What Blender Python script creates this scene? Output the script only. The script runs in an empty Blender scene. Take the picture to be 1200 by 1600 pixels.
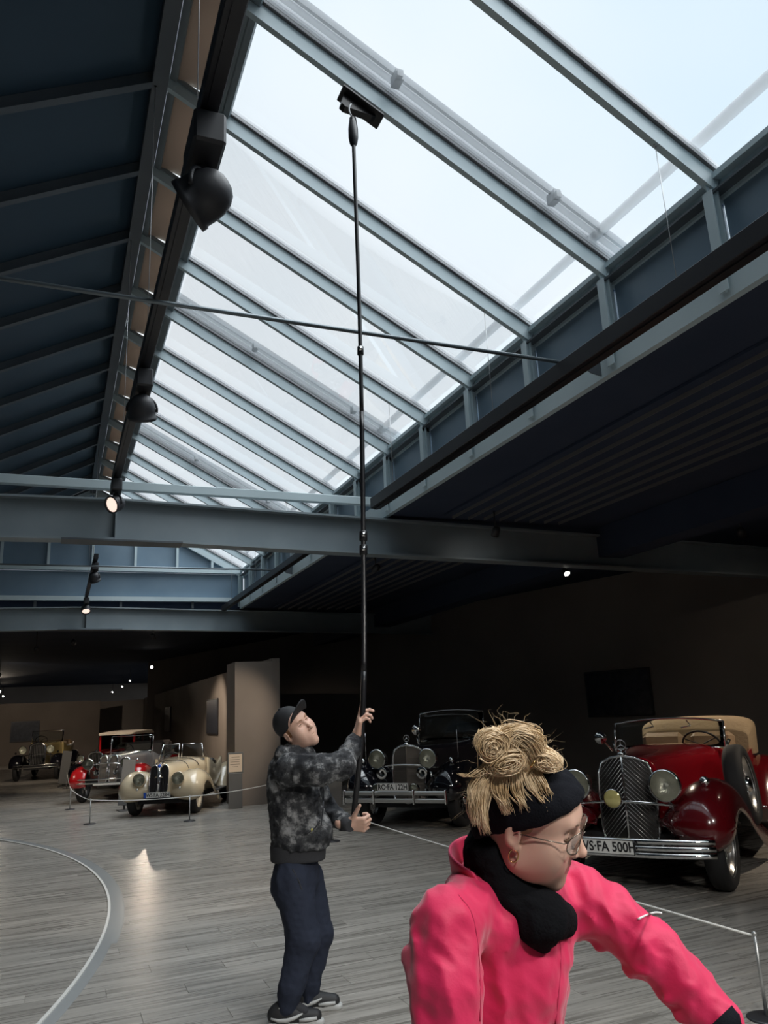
import bpy, math, random
import numpy as np
from mathutils import Vector, Matrix, Euler

random.seed(7)
rng = np.random.RandomState(7)
scene = bpy.context.scene
col = scene.collection
PI = math.pi

# ------------------------------------------------------------------ camera
CAM_H = 1.72
F_PX = 1200.0
_d = np.array([85 - 600, -(1135 - 800), F_PX]); _d /= np.linalg.norm(_d)
_up = np.cross(_d, np.array([1, .049, 0.])); _up /= np.linalg.norm(_up)
if _up[1] < 0: _up = -_up
_c = np.cross(_d, _up); _c /= np.linalg.norm(_c)
if _c[0] < 0: _c = -_c
RW = np.array([_c, _d, _up])            # world = RW @ (right, up, forward) of the camera
cam_d = bpy.data.cameras.new('camera'); cam_d.sensor_fit = 'HORIZONTAL'; cam_d.sensor_width = 36; cam_d.lens = 36
cam_d.clip_start = .05; cam_d.clip_end = 300
cam = bpy.data.objects.new('camera', cam_d); col.objects.link(cam); scene.camera = cam
_m = Matrix.Identity(4)
for i in range(3):
    _m[i][0] = RW[i][0]; _m[i][1] = RW[i][1]; _m[i][2] = -RW[i][2]
_m[2][3] = CAM_H
cam.matrix_world = _m

# ------------------------------------------------------------------ sky, daylight, exposure
world = bpy.data.worlds.new('overcast_sky'); scene.world = world; world.use_nodes = True
wn = world.node_tree; wn.nodes.clear()
w_out = wn.nodes.new('ShaderNodeOutputWorld'); w_bg = wn.nodes.new('ShaderNodeBackground')
w_tc = wn.nodes.new('ShaderNodeTexCoord'); w_no = wn.nodes.new('ShaderNodeTexNoise'); w_cr = wn.nodes.new('ShaderNodeValToRGB')
w_no.inputs['Scale'].default_value = 1.6; w_no.inputs['Detail'].default_value = 3
w_cr.color_ramp.elements[0].position = .35; w_cr.color_ramp.elements[0].color = (.66, .79, .89, 1)
w_cr.color_ramp.elements[1].position = .68; w_cr.color_ramp.elements[1].color = (.84, .885, .93, 1)
wn.links.new(w_tc.outputs['Generated'], w_no.inputs['Vector']); wn.links.new(w_no.outputs['Fac'], w_cr.inputs['Fac'])
wn.links.new(w_cr.outputs['Color'], w_bg.inputs['Color']); wn.links.new(w_bg.outputs['Background'], w_out.inputs['Surface'])
w_bg.inputs['Strength'].default_value = 1.16

sun_d = bpy.data.lights.new('veiled_sun', 'SUN'); sun_d.energy = 4.8; sun_d.angle = math.radians(70); sun_d.color = (.93, .97, 1.0)
sun = bpy.data.objects.new('veiled_sun', sun_d); col.objects.link(sun)
sun.rotation_euler = Vector((-.35, .18, -1)).to_track_quat('-Z', 'Y').to_euler()

vs = scene.view_settings
vs.view_transform = 'Standard'; vs.look = 'None'; vs.exposure = 0.0; vs.gamma = 1.0; vs.use_curve_mapping = False
scene.cycles.use_denoising = True
scene.cycles.max_bounces = 8; scene.cycles.diffuse_bounces = 4; scene.cycles.glossy_bounces = 4
scene.cycles.transmission_bounces = 4; scene.cycles.transparent_max_bounces = 16
scene.cycles.sample_clamp_indirect = 4.0
scene.cycles.caustics_reflective = False; scene.cycles.caustics_refractive = False

# ------------------------------------------------------------------ mesh helpers
def V(*a): return np.array(a, float)
def unit(v):
    v = np.asarray(v, float); n = np.linalg.norm(v); return v / n if n > 0 else v
def frame_of(t, up=(0, 0, 1)):
    t = unit(t); up = np.asarray(up, float)
    if abs(np.dot(t, up)) > .98: up = V(1, 0, 0) if abs(t[0]) < .9 else V(0, 1, 0)
    a = unit(np.cross(up, t)); b = np.cross(t, a); return a, b, t

class MB:
    """collects shapes, then links them as one mesh object"""
    def __init__(self): self.v = []; self.f = []; self.sm = []; self.n = 0
    def add(self, verts, faces, smooth=False):
        o = self.n; verts = np.asarray(verts, float).reshape(-1, 3)
        self.v.append(verts); self.n += len(verts)
        self.f += [tuple(i + o for i in q) for q in faces]; self.sm += [smooth] * len(faces); return self
    def box(self, c, s, rot=None, ch=0.0):
        c = np.asarray(c, float); h = np.asarray(s, float) / 2
        if ch > 0:
            ch = min(ch, min(h) * .9); vs_ = []; ids = {}
            for sx in (-1, 1):
                for sy in (-1, 1):
                    for sz in (-1, 1):
                        for a in range(3):
                            p = [sx * (h[0] - ch), sy * (h[1] - ch), sz * (h[2] - ch)]
                            p[a] = (sx, sy, sz)[a] * h[a]; ids[(sx, sy, sz, a)] = len(vs_); vs_.append(p)
            F = []
            for a in range(3):
                b, d = (a + 1) % 3, (a + 2) % 3
                for s_ in (-1, 1):
                    q = []
                    for (sb, sd) in ((-1, -1), (1, -1), (1, 1), (-1, 1)):
                        k = [0, 0, 0]; k[a] = s_; k[b] = sb; k[d] = sd; q.append(ids[(*k, a)])
                    F.append(q if s_ > 0 else q[::-1])
            for a in range(3):
                b, d = (a + 1) % 3, (a + 2) % 3
                for sb in (-1, 1):
                    for sd in (-1, 1):
                        q = []
                        for (sa, ax) in ((-1, b), (1, b), (1, d), (-1, d)):
                            k = [0, 0, 0]; k[a] = sa; k[b] = sb; k[d] = sd; q.append(ids[(*k, ax)])
                        F.append(q if sb * sd < 0 else q[::-1])
            for sx in (-1, 1):
                for sy in (-1, 1):
                    for sz in (-1, 1):
                        q = [ids[(sx, sy, sz, a)] for a in range(3)]
                        F.append(q if sx * sy * sz > 0 else q[::-1])
            P = np.array(vs_)
        else:
            P = np.array([[x, y, z] for x in (-1, 1) for y in (-1, 1) for z in (-1, 1)]) * h
            F = [(0, 1, 3, 2), (4, 6, 7, 5), (0, 4, 5, 1), (2, 3, 7, 6), (0, 2, 6, 4), (1, 5, 7, 3)]
        if rot is not None: P = P @ np.asarray(rot).T
        return self.add(P + c, F)
    def bar(self, a, b, w, h, up=(0, 0, 1), ch=0.0):
        a = np.asarray(a, float); b = np.asarray(b, float); X, Y, T = frame_of(b - a, up)
        return self.box((a + b) / 2, (w, h, np.linalg.norm(b - a)), np.array([X, Y, T]).T, ch)
    def tube(self, pts, r, n=10, cap=True, up=(0, 0, 1), closed=False, flat=1.0):
        pts = [np.asarray(p, float) for p in pts]; m = len(pts)
        rs = r if hasattr(r, '__len__') else [r] * m
        vs_ = []; prev = None
        for i, p in enumerate(pts):
            if closed: t = pts[(i + 1) % m] - pts[i - 1]
            else: t = pts[min(i + 1, m - 1)] - pts[max(i - 1, 0)]
            if prev is None: X, Y, T = frame_of(t, up)
            else:
                T = unit(t); X = prev - T * np.dot(prev, T)
                X = unit(X) if np.linalg.norm(X) > 1e-6 else frame_of(t, up)[0]
                Y = np.cross(T, X)
            prev = X
            for k in range(n):
                a = 2 * PI * k / n; vs_.append(p + (X * math.cos(a) + Y * math.sin(a) * flat) * rs[i])
        F = []
        for i in range(m if closed else m - 1):
            j = (i + 1) % m
            for k in range(n): F.append((i * n + k, i * n + (k + 1) % n, j * n + (k + 1) % n, j * n + k))
        self.add(vs_, F, True)
        if cap and not closed: self.add([], [], False); o = self.n - len(vs_); self.f += [tuple(o + k for k in range(n))[::-1], tuple(o + (m - 1) * n + k for k in range(n))]; self.sm += [False, False]
        return self
    def lathe(self, prof, c=(0, 0, 0), axis=(0, 0, 1), n=24, smooth=True, up=(0, 0, 1)):
        """prof: (radius, height along the axis)"""
        X, Y, T = frame_of(axis, up); c = np.asarray(c, float); vs_ = []; m = len(prof)
        for (r, h) in prof:
            for k in range(n):
                a = 2 * PI * k / n; vs_.append(c + T * h + (X * math.cos(a) + Y * math.sin(a)) * max(r, 1e-5))
        F = [(i * n + k, i * n + (k + 1) % n, (i + 1) * n + (k + 1) % n, (i + 1) * n + k) for i in range(m - 1) for k in range(n)]
        return self.add(vs_, F, smooth)
    def prism(self, poly, a, b, smooth=False):
        """poly: list of 3-D points on plane a; b: offset vector"""
        P = np.asarray(poly, float); n = len(P); b = np.asarray(b, float)
        vs_ = np.vstack([P + a, P + a + b])
        F = [tuple(range(n))[::-1], tuple(range(n, 2 * n))] + [(i, (i + 1) % n, n + (i + 1) % n, n + i) for i in range(n)]
        return self.add(vs_, F, smooth)
    def grid(self, rows, closed=False, smooth=True, caps=False):
        """rows: list of equal-length lists of points"""
        A = np.asarray(rows, float); m, n = A.shape[:2]
        F = [(i * n + k, i * n + (k + 1) % n, (i + 1) * n + (k + 1) % n, (i + 1) * n + k) for i in range(m - 1) for k in range(n if closed else n - 1)]
        o = self.n; self.add(A.reshape(-1, 3), F, smooth)
        if caps:
            self.f += [tuple(o + k for k in range(n))[::-1], tuple(o + (m - 1) * n + k for k in range(n))]; self.sm += [False, False]
        return self
    def mesh(self, name):
        me = bpy.data.meshes.new(name)
        vv = np.vstack(self.v) if self.v else np.zeros((0, 3))
        me.from_pydata(vv.tolist(), [], self.f); me.polygons.foreach_set('use_smooth', self.sm); me.update(); return me
    def build(self, name, mat=None, parent=None, solid=0.0, sub=0, loc=None):
        me = self.mesh(name)
        return link(name, me, mat, parent, solid, sub, loc)

def link(name, me, mat=None, parent=None, solid=0.0, sub=0, loc=None):
    o = bpy.data.objects.new(name, me); col.objects.link(o)
    if mat is not None and not len(me.materials): me.materials.append(M[mat] if isinstance(mat, str) else mat)
    if parent is not None: o.parent = parent
    if loc is not None: o.location = loc
    if solid:
        s = o.modifiers.new('thickness', 'SOLIDIFY'); s.thickness = solid; s.offset = 0
    if sub:
        s = o.modifiers.new('smooth', 'SUBSURF'); s.levels = sub; s.render_levels = sub
    return o
def empty(name, loc=(0, 0, 0), rz=0, parent=None):
    o = bpy.data.objects.new(name, None); col.objects.link(o); o.location = loc; o.rotation_euler = (0, 0, rz); o.empty_display_size = .1
    if parent is not None: o.parent = parent
    return o
def tag(o, label=None, cat=None, group=None, kind=None):
    if label: o['label'] = label
    if cat: o['category'] = cat
    if group: o['group'] = group
    if kind: o['kind'] = kind
    return o
def copy_tree(o, parent=None):
    c = o.copy(); col.objects.link(c); c.parent = parent
    for ch in list(o.children): copy_tree(ch, c)
    return c
def ptw(px, py, depth):
    """world point on the sight line of a picture point at a given depth along the lens axis"""
    return RW @ np.array([(px - 600) * depth / F_PX, -(py - 800) * depth / F_PX, depth]) + V(0, 0, CAM_H)

# ------------------------------------------------------------------ materials
M = {}
def mat(name, base, rough=.5, metal=0., spec=.5, coat=0., bump=None, var=None, emit=None, sheen=0., alpha=None, ior=None):
    m = bpy.data.materials.new(name); m.use_nodes = True; nt = m.node_tree; b = nt.nodes['Principled BSDF']
    b.inputs['Base Color'].default_value = (*base, 1); b.inputs['Roughness'].default_value = rough; b.inputs['Metallic'].default_value = metal
    b.inputs['Specular IOR Level'].default_value = spec; b.inputs['Coat Weight'].default_value = coat; b.inputs['Coat Roughness'].default_value = .04
    if sheen: b.inputs['Sheen Weight'].default_value = sheen
    if emit: b.inputs['Emission Color'].default_value = (*emit[0], 1); b.inputs['Emission Strength'].default_value = emit[1]
    if ior: b.inputs['IOR'].default_value = ior
    tc = None
    if var or bump: tc = nt.nodes.new('ShaderNodeTexCoord')
    if var:        # (scale, second colour, detail)
        no = nt.nodes.new('ShaderNodeTexNoise'); no.inputs['Scale'].default_value = var[0]; no.inputs['Detail'].default_value = 4
        cr = nt.nodes.new('ShaderNodeValToRGB'); cr.color_ramp.elements[0].position = .38; cr.color_ramp.elements[1].position = .64
        cr.color_ramp.elements[0].color = (*base, 1); cr.color_ramp.elements[1].color = (*var[1], 1)
        nt.links.new(tc.outputs['Object'], no.inputs['Vector']); nt.links.new(no.outputs['Fac'], cr.inputs['Fac']); nt.links.new(cr.outputs['Color'], b.inputs['Base Color'])
    if bump:       # (scale, strength, distance)
        no = nt.nodes.new('ShaderNodeTexNoise'); no.inputs['Scale'].default_value = bump[0]; no.inputs['Detail'].default_value = 3
        bp = nt.nodes.new('ShaderNodeBump'); bp.inputs['Strength'].default_value = bump[1]; bp.inputs['Distance'].default_value = bump[2] if len(bump) > 2 else .01
        nt.links.new(tc.outputs['Object'], no.inputs['Vector']); nt.links.new(no.outputs['Fac'], bp.inputs['Height']); nt.links.new(bp.outputs['Normal'], b.inputs['Normal'])
    M[name] = m; return m
def glass_mat(name, tint=(.97, .98, .98), ior=1.45, rough=.0, gloss=1.0):
    m = bpy.data.materials.new(name); m.use_nodes = True; nt = m.node_tree; nt.nodes.clear()
    o = nt.nodes.new('ShaderNodeOutputMaterial'); t = nt.nodes.new('ShaderNodeBsdfTransparent'); g = nt.nodes.new('ShaderNodeBsdfGlossy')
    x = nt.nodes.new('ShaderNodeMixShader'); f = nt.nodes.new('ShaderNodeFresnel')
    t.inputs['Color'].default_value = (*tint, 1); g.inputs['Roughness'].default_value = rough; f.inputs['IOR'].default_value = ior
    ml = nt.nodes.new('ShaderNodeMath'); ml.operation = 'MULTIPLY'; ml.inputs[1].default_value = gloss
    nt.links.new(f.outputs['Fac'], ml.inputs[0]); nt.links.new(ml.outputs[0], x.inputs['Fac'])
    nt.links.new(t.outputs[0], x.inputs[1]); nt.links.new(g.outputs[0], x.inputs[2]); nt.links.new(x.outputs[0], o.inputs['Surface'])
    M[name] = m; return m

mat('steel_blue', (.52, .63, .67), .45, bump=(60, .05, .002), var=(1.3, (.56, .67, .71)))
mat('steel_grey', (.22, .265, .29), .5, bump=(40, .05, .002), var=(1.5, (.25, .295, .32)))
mat('roof_lining', (.036, .066, .098), .38, spec=.35, var=(.8, (.044, .076, .110)))
mat('roof_rafter', (.085, .10, .115), .5, var=(2, (.10, .115, .13)))
mat('upstand', (.16, .235, .31), .35, var=(.9, (.20, .28, .355)))
mat('alu', (.62, .64, .66), .35, metal=.8)
mat('white_alu', (.80, .81, .82), .4, spec=.4)
mat('ridge_metal', (.50, .43, .37), .30, metal=.6, var=(3, (.62, .54, .47)))
mat('black_ceiling', (.040, .054, .090), .8, spec=.2, var=(1.2, (.048, .062, .10)))
mat('grille_black', (.15, .145, .15), .5, spec=.3)
mat('track_black', (.012, .012, .016), .42)
mat('spot_black', (.030, .031, .036), .5)
mat('wire', (.55, .56, .57), .35, metal=.6)
mat('rod_steel', (.16, .19, .21), .35, metal=.5)
mat('wall_brown', (.17, .145, .125), .85, spec=.2, bump=(90, .15, .003), var=(.7, (.20, .17, .15)))
mat('wall_dark', (.24, .215, .20), .85, spec=.2, var=(.5, (.28, .25, .23)))
mat('lamp_warm', (1, .9, .8), .5, emit=((1, .78, .66), 1.05))
mat('lamp_white', (1, 1, 1), .5, emit=((1, .95, .88), 40))
def plastic_mat(name, c, tr=.6):
    m = bpy.data.materials.new(name); m.use_nodes = True; nt = m.node_tree; nt.nodes.clear(); o = nt.nodes.new('ShaderNodeOutputMaterial'); d = nt.nodes.new('ShaderNodeBsdfDiffuse'); t = nt.nodes.new('ShaderNodeBsdfTranslucent'); x = nt.nodes.new('ShaderNodeMixShader')
    d.inputs['Color'].default_value = (*c, 1); t.inputs['Color'].default_value = (*c, 1); x.inputs['Fac'].default_value = tr
    nt.links.new(d.outputs[0], x.inputs[1]); nt.links.new(t.outputs[0], x.inputs[2]); nt.links.new(x.outputs[0], o.inputs['Surface']); M[name] = m
plastic_mat('ridge_brown', (.46, .38, .32), .32); plastic_mat('frosted_white', (.90, .91, .92), .55); plastic_mat('frosted_grey', (.74, .755, .77), .5)
glass_mat('roof_glass', (.985, .99, .99), 1.3, gloss=.25)
# ------------------------------------------------------------------ floor
def floor_material():
    m = bpy.data.materials.new('plank_floor'); m.use_nodes = True; nt = m.node_tree; b = nt.nodes['Principled BSDF']; N = nt.nodes.new; L = nt.links.new
    geo = N('ShaderNodeNewGeometry'); sep = N('ShaderNodeSeparateXYZ'); L(geo.outputs['Position'], sep.inputs[0])
    def math_(op, a, bb=None, c=None):
        n = N('ShaderNodeMath'); n.operation = op
        for i, x in enumerate((a, bb, c)):
            if x is None: continue
            if isinstance(x, (int, float)): n.inputs[i].default_value = x
            else: L(x, n.inputs[i])
        return n.outputs[0]
    row = math_('FLOOR', math_('DIVIDE', sep.outputs['Y'], PLW))
    shift = math_('MULTIPLY', math_('FRACT', math_('MULTIPLY', row, .377)), PLL)
    colm = math_('FLOOR', math_('DIVIDE', math_('ADD', sep.outputs['X'], shift), PLL))
    cmb = N('ShaderNodeCombineXYZ'); L(row, cmb.inputs[0]); L(colm, cmb.inputs[1])
    wn_ = N('ShaderNodeTexWhiteNoise'); L(cmb.outputs[0], wn_.inputs['Vector'])
    # streaks stretched along the plank
    sc = N('ShaderNodeVectorMath'); sc.operation = 'MULTIPLY'; L(geo.outputs['Position'], sc.inputs[0]); sc.inputs[1].default_value = (1.1, 30, 1)
    ad = N('ShaderNodeVectorMath'); ad.operation = 'ADD'; L(sc.outputs[0], ad.inputs[0]); L(wn_.outputs['Color'], ad.inputs[1])
    n1 = N('ShaderNodeTexNoise'); n1.inputs['Scale'].default_value = 1.0; n1.inputs['Detail'].default_value = 6; n1.inputs['Roughness'].default_value = .65; L(ad.outputs[0], n1.inputs['Vector'])
    cr = N('ShaderNodeValToRGB'); e = cr.color_ramp.elements
    e[0].position = .30; e[0].color = (.135, .124, .108, 1); e[1].position = .68; e[1].color = (.43, .405, .37, 1)
    x = cr.color_ramp.elements.new(.50); x.color = (.29, .272, .246, 1)
    L(n1.outputs['Fac'], cr.inputs['Fac'])
    hv = N('ShaderNodeHueSaturation'); L(cr.outputs['Color'], hv.inputs['Color'])
    L(math_('MULTIPLY_ADD', wn_.outputs['Value'],   .22, .89), hv.inputs['Value'])
    L(hv.outputs['Color'], b.inputs['Base Color'])
    # seams between planks
    fy = math_('FRACT', math_('DIVIDE', sep.outputs['Y'], PLW)); ey = math_('LESS_THAN', math_('MINIMUM', fy, math_('SUBTRACT', 1, fy)), .012)
    bp = N('ShaderNodeBump'); bp.inputs['Strength'].default_value = .08; bp.inputs['Distance'].default_value = .003
    L(math_('SUBTRACT', n1.outputs['Fac'], ey), bp.inputs['Height']); L(bp.outputs['Normal'], b.inputs['Normal'])
    L(math_('MULTIPLY_ADD', n1.outputs['Fac'], .16, .20), b.inputs['Roughness'])
    b.inputs['Specular IOR Level'].default_value = .6
    M['plank_floor'] = m
PLW, PLL = .19, 1.30
floor_material()
fl = MB().box((0, 30, -.10), (44, 84, .2)).build('floor', 'plank_floor'); tag(fl, 'grey streaked wood plank floor of the museum hall', None, kind='structure')
# the near planks, one by one, laid on the floor's base
pl_cache = {}
for r in range(int(3.2 / PLW), int(7.4 / PLW)):
    sh = (r * .377 % 1.0) * PLL
    y0 = r * PLW
    xa, xb = .02 * y0 - .35, .55 * y0 + 1.35
    for c in range(int(math.floor((xa + sh) / PLL)), int(math.ceil((xb + sh) / PLL))):
        if 'pl' not in pl_cache: pl_cache['pl'] = MB().box((PLL / 2, PLW / 2, .0015), (PLL - .0025, PLW - .0025, .005), ch=.001).mesh('plank')
        link('plank', pl_cache['pl'], 'plank_floor', fl, loc=(c * PLL - sh, y0, 0))
# curved inlay: outer edge of a large round platform
CX, CY, CR = -10.787, 9.261, 11.39
def ring(r0, r1, z0, z1, a0, a1, n=160):
    mb = MB(); rows = []
    for i in range(n + 1):
        a = a0 + (a1 - a0) * i / n; c_, s_ = math.cos(a), math.sin(a)
        rows.append([(CX + r * c_, CY + r * s_, z) for r, z in ((r0, 0), (r0, z0), (r1, z1), (r1, 0))])
    mb.grid(rows, closed=True, smooth=False, caps=True); return mb
mat('inlay_white', (.66, .65, .62), .45); mat('inlay_grey', (.30, .31, .31), .22, spec=.7)
it = ring(CR - .012, CR + .012, .012, .012, -.75, .75).build('trim_1', 'inlay_white'); tag(it, 'thin white curved edging line set in the plank floor', kind='structure')
it = ring(CR + .013, CR + .14, .006, .003, -.75, .75).build('trim_2', 'inlay_grey'); tag(it, 'smooth grey strip along the curved floor line', kind='structure')  # low glossy grey band just outside the white line

# ------------------------------------------------------------------ roof lantern
RX, RZ, EX, EZ = .60, 7.58, 4.44, 5.50          # ridge and right eave (underside of rafters)
SL = math.atan2(RZ - EZ, EX - RX); SN = V(math.sin(SL), 0, math.cos(SL)); SD = V(math.cos(SL), 0, -math.sin(SL)); LX = 2 * RX - EX
SPC, Y0 = 1.30, 3.70
YK = [Y0 + SPC * k for k in range(-7, 14)]      # rafters
YA, YB = YK[0] - .65, 20.55
rlen = math.hypot(EX - RX, RZ - EZ)
ceil_ = empty('ceiling'); tag(ceil_, 'black hall ceiling with a long raised roof lantern and steel beams', kind='structure')
win = empty('window_1'); tag(win, 'sloping glazed side of the roof lantern showing overcast sky', kind='structure')
# right rafters: web and bottom plate, with white cap strips above
def slope_pt(t, off): return V(RX, 0, RZ) + SD * t + SN * off
rm = MB(); a, b_ = slope_pt(-.02, 0), slope_pt(rlen + .05, 0)
rm.bar(a + SN * .075, b_ + SN * .075, .055, .15, up=SN)
rafter_me = rm.mesh('rafter')
cm = MB(); cm.bar(slope_pt(.66, .166), slope_pt(rlen + .1, .166), .105, .030, up=SN); cm.bar(slope_pt(.66, .215), slope_pt(rlen + .1, .215), .085, .030, up=SN); cap_me = cm.mesh('glazing_bar')
gk = MB(); gk.bar(slope_pt(.66, .1505), slope_pt(rlen + .08, .1505), .112, .006, up=SN); gk.bar(slope_pt(.66, .186), slope_pt(rlen + .08, .186), .100, .006, up=SN); gk_me = gk.mesh('gasket')
for y in YK:
    link('rafter', rafter_me, 'steel_blue', win, loc=(0, y, 0))
    link('gasket', gk_me, 'grille_black', win, loc=(0, y, 0))
    link('glazing_bar', cap_me, 'frosted_white', win, loc=(0, y, 0))
pane = MB(); pane.bar(slope_pt(.66, .193), slope_pt(rlen + .13, .193), SPC - .07, .012, up=SN); pane_me = pane.mesh('pane')
for k in range(len(YK) - 1): link('pane', pane_me, 'roof_glass', win, loc=(0, YK[k] + SPC / 2, 0))
# metal ridge strip between ridge and glass, softly rounded, with frames
rs = MB(); rows = []
for i in range(13):
    t = .10 + .50 * i / 12; s_ = i / 12
    bow = .075 * math.sin(PI * s_) * (1 if s_ < .8 else 1)
    p = slope_pt(t, .12 + bow); rows.append([p + V(0, -(SPC - .05) / 2, 0), p + V(0, (SPC - .05) / 2, 0)])
rs.grid(rows); ridge_me = rs.mesh('ridge_panel')
rf = MB()
for t, w in ((.08, .07), (.595, .04), (.64, .07)): rf.bar(slope_pt(t, .13) + V(0, -SPC / 2, 0), slope_pt(t, .13) + V(0, SPC / 2, 0), w, .06, up=SN)
for s_ in (-1, 1): rf.bar(slope_pt(.09, .13) + V(0, s_ * (SPC / 2 - .045), 0), slope_pt(.6, .13) + V(0, s_ * (SPC / 2 - .045), 0), .02, .04, up=SN)
rfm = rf.mesh('ridge_frame')
for k in range(len(YK) - 1):
    o = link('ridge_panel', ridge_me, 'ridge_brown', win, solid=.004, loc=(0, YK[k] + SPC / 2, 0))
    link('ridge_frame', rfm, 'steel_grey', win, loc=(0, YK[k] + SPC / 2, 0))
MB().bar((RX, YA, RZ + .06), (RX, YB, RZ + .06), .14, .20).build('ridge_beam', 'roof_rafter', ceil_)
# left opaque slope: lining panels between rafters
SNl = V(-SN[0], 0, SN[2]); SDl = V(-SD[0], 0, SD[2])
def lslope(t, off): return V(RX, 0, RZ) + SDl * t + SNl * off
lr = MB(); lr.bar(lslope(0, .06), lslope(rlen, .06), .05, .12, up=SNl); lr.bar(lslope(0, .005), lslope(rlen, .005), .085, .012, up=SNl); lrm = lr.mesh('roof_rafter')
lp = MB(); lp.bar(lslope(0, .14), lslope(rlen + .05, .14), SPC - .012, .03, up=SNl); lpm = lp.mesh('lining_panel')
for k, y in enumerate(YK):
    link('roof_rafter', lrm, 'roof_rafter', ceil_, loc=(0, y, 0))
    if k < len(YK) - 1: link('lining_panel', lpm, 'roof_lining', ceil_, loc=(0, y + SPC / 2, 0))
MB().bar(lslope(-.1, .20) + V(0, YA, 0), lslope(-.1, .20) + V(0, YB, 0), .6, .05, up=SNl).build('ridge_cap', 'alu', ceil_)
# outside: rails laid up the slope over the glass and a long white tube near the eave
mat('ext_grey', (.52, .54, .55), .5, metal=.3)
rail = MB()
for dx, w, h in ((-.13, .03, .07), (-.05, .07, .03), (.05, .08, .03), (.13, .025, .08)): rail.bar(slope_pt(.5, .33) + V(0, dx, 0), slope_pt(rlen + .12, .33) + V(0, dx, 0), w, h, up=SN)
for t in (1.9, 3.6): rail.box(slope_pt(t, .28) + V(0, -.13, 0), (.07, .12, .10)); rail.box(slope_pt(t, .25) + V(0, -.2, 0), (.05, .05, .06))
rail_me = rail.mesh('maintenance_rail')
for i, y in enumerate((-5.45 + .15, -.1, 4.95, 10.15, 15.35)): 
    o = link('maintenance_rail', rail_me, 'frosted_grey', win, loc=(0, y + .05, 0))
MB().tube([(4.40, YA, 5.90), (4.40, 20.2, 5.90)], .05, 14).build('outside_tube', 'frosted_white', win)
# eave: purlin, posts, upstand panels, edge beam
pu = MB(); pu.box((4.55, (YA + YB) / 2, 5.60), (.16, YB - YA, .05)); pu.box((4.58, (YA + YB) / 2, 5.50), (.08, YB - YA, .17)); pu.build('eave_purlin', 'steel_blue', ceil_)
MB().box((4.515, (YA + YB) / 2, 5.455), (.14, YB - YA, .02)).build('eave_flange', 'roof_rafter', ceil_)
post = MB(); post.box((4.475, 0, 5.06), (.012, .10, .90)); post.box((4.51, 0, 5.06), (.07, .012, .90)); post.box((4.445, 0, 5.03), (.055, .012, .85)); post.box((4.415, 0, 5.03), (.012, .09, .85))
post.prism([(4.40, -.006, 5.52), (4.62, -.006, 5.44), (4.62, -.006, 5.38), (4.44, -.006, 5.40)], (0, 0, 0), (0, .012, 0))
pm = post.mesh('post')
up_ = MB().box((4.575, 0, 5.12), (.02, SPC - .02, .62)).mesh('upstand_panel')
lpost = MB().box((2 * RX - 4.46, 0, 5.03), (.08, .08, .95)).mesh('post'); lup = MB().box((2 * RX - 4.55, 0, 5.05), (.02, SPC - .02, 1.0)).mesh('upstand_panel')
for k, y in enumerate(YK):
    link('post', pm, 'steel_blue', ceil_, loc=(0, y, 0)); link('post', lpost, 'steel_blue', ceil_, loc=(0, y, 0))
    if k < len(YK) - 1:
        link('upstand_panel', up_, 'upstand', ceil_, loc=(0, y + SPC / 2, 0)); link('upstand_panel', lup, 'upstand', ceil_, loc=(0, y + SPC / 2, 0))
eb = MB(); eb.box((4.475, (YA + YB) / 2, 4.685), (.07, YB - YA, .27)); eb.build('edge_beam', 'steel_blue', ceil_)
eb = MB(); eb.box((2 * RX - 4.475, (YA + YB) / 2, 4.685), (.07, YB - YA, .27)); eb.build('edge_beam', 'steel_blue', ceil_)
MB().bar(lslope(rlen + .02, .05) + V(0, YA, 0), lslope(rlen + .02, .05) + V(0, YB, 0), .12, .2, up=SNl).build('eave_purlin', 'roof_rafter', ceil_)
# cross beams (I sections, slightly pitched from the middle)
def cross_beam(y, tie=True):
    root = empty('cross_beam', (0, y, 0), parent=ceil_)
    pit = .020
    def zz(x, z): return z - pit * abs(x - RX)
    for (x0, x1) in ((-14, RX), (RX, 14)):
        mb = MB()
        def strip(za, zb, w):
            P = [(x0, -w / 2, zz(x0, za)), (x1, -w / 2, zz(x1, za)), (x1, -w / 2, zz(x1, zb)), (x0, -w / 2, zz(x0, zb))]
            mb.prism(P, (0, 0, 0), (0, w, 0))
        strip(4.045, 4.555, .016); strip(4.02, 4.048, .24); strip(4.552, 4.58, .24)
        mb.build('beam_half', 'steel_grey', root)
    MB().box((RX, 0, 4.30), (.02, .22, .50)).build('stiffener', 'steel_grey', root)
    MB().box((RX + .1, 0, 4.008), (1.5, .30, .022)).build('splice_plate', 'roof_rafter', root)
    if tie: MB().box(((EX + LX) / 2, -.02, 4.77), (EX - LX - .1, .10, .12), ch=.006).build('tie_beam', 'steel_blue', root)
    return root
cross_beam(10.38); cross_beam(20.62, False); cross_beam(.12, False)
for x in (-2.4, -.6, 1.4, 3.2): MB().box((x, 20.60, 4.65), (.06, .06, .18)).build('stub_post', 'roof_rafter', ceil_)
# tie rods
for i, y in enumerate((5.15, 15.35)):
    t = MB().tube([(LX + .1, y, 4.62), (EX - .2, y, 4.64)], .017, 12).build('tie_rod', 'rod_steel', ceil_)
    b2 = MB(); b2.prism([(4.42, -.006, 4.78), (4.30, -.006, 4.72), (4.22, -.006, 4.64), (4.30, -.006, 4.58), (4.42, -.006, 4.56)], (0, y, 0), (0, .012, 0)); b2.tube([(4.20, y, 4.64), (4.27, y, 4.64)], .024, 12); b2.build('rod_bracket', 'roof_rafter', t)
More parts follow.
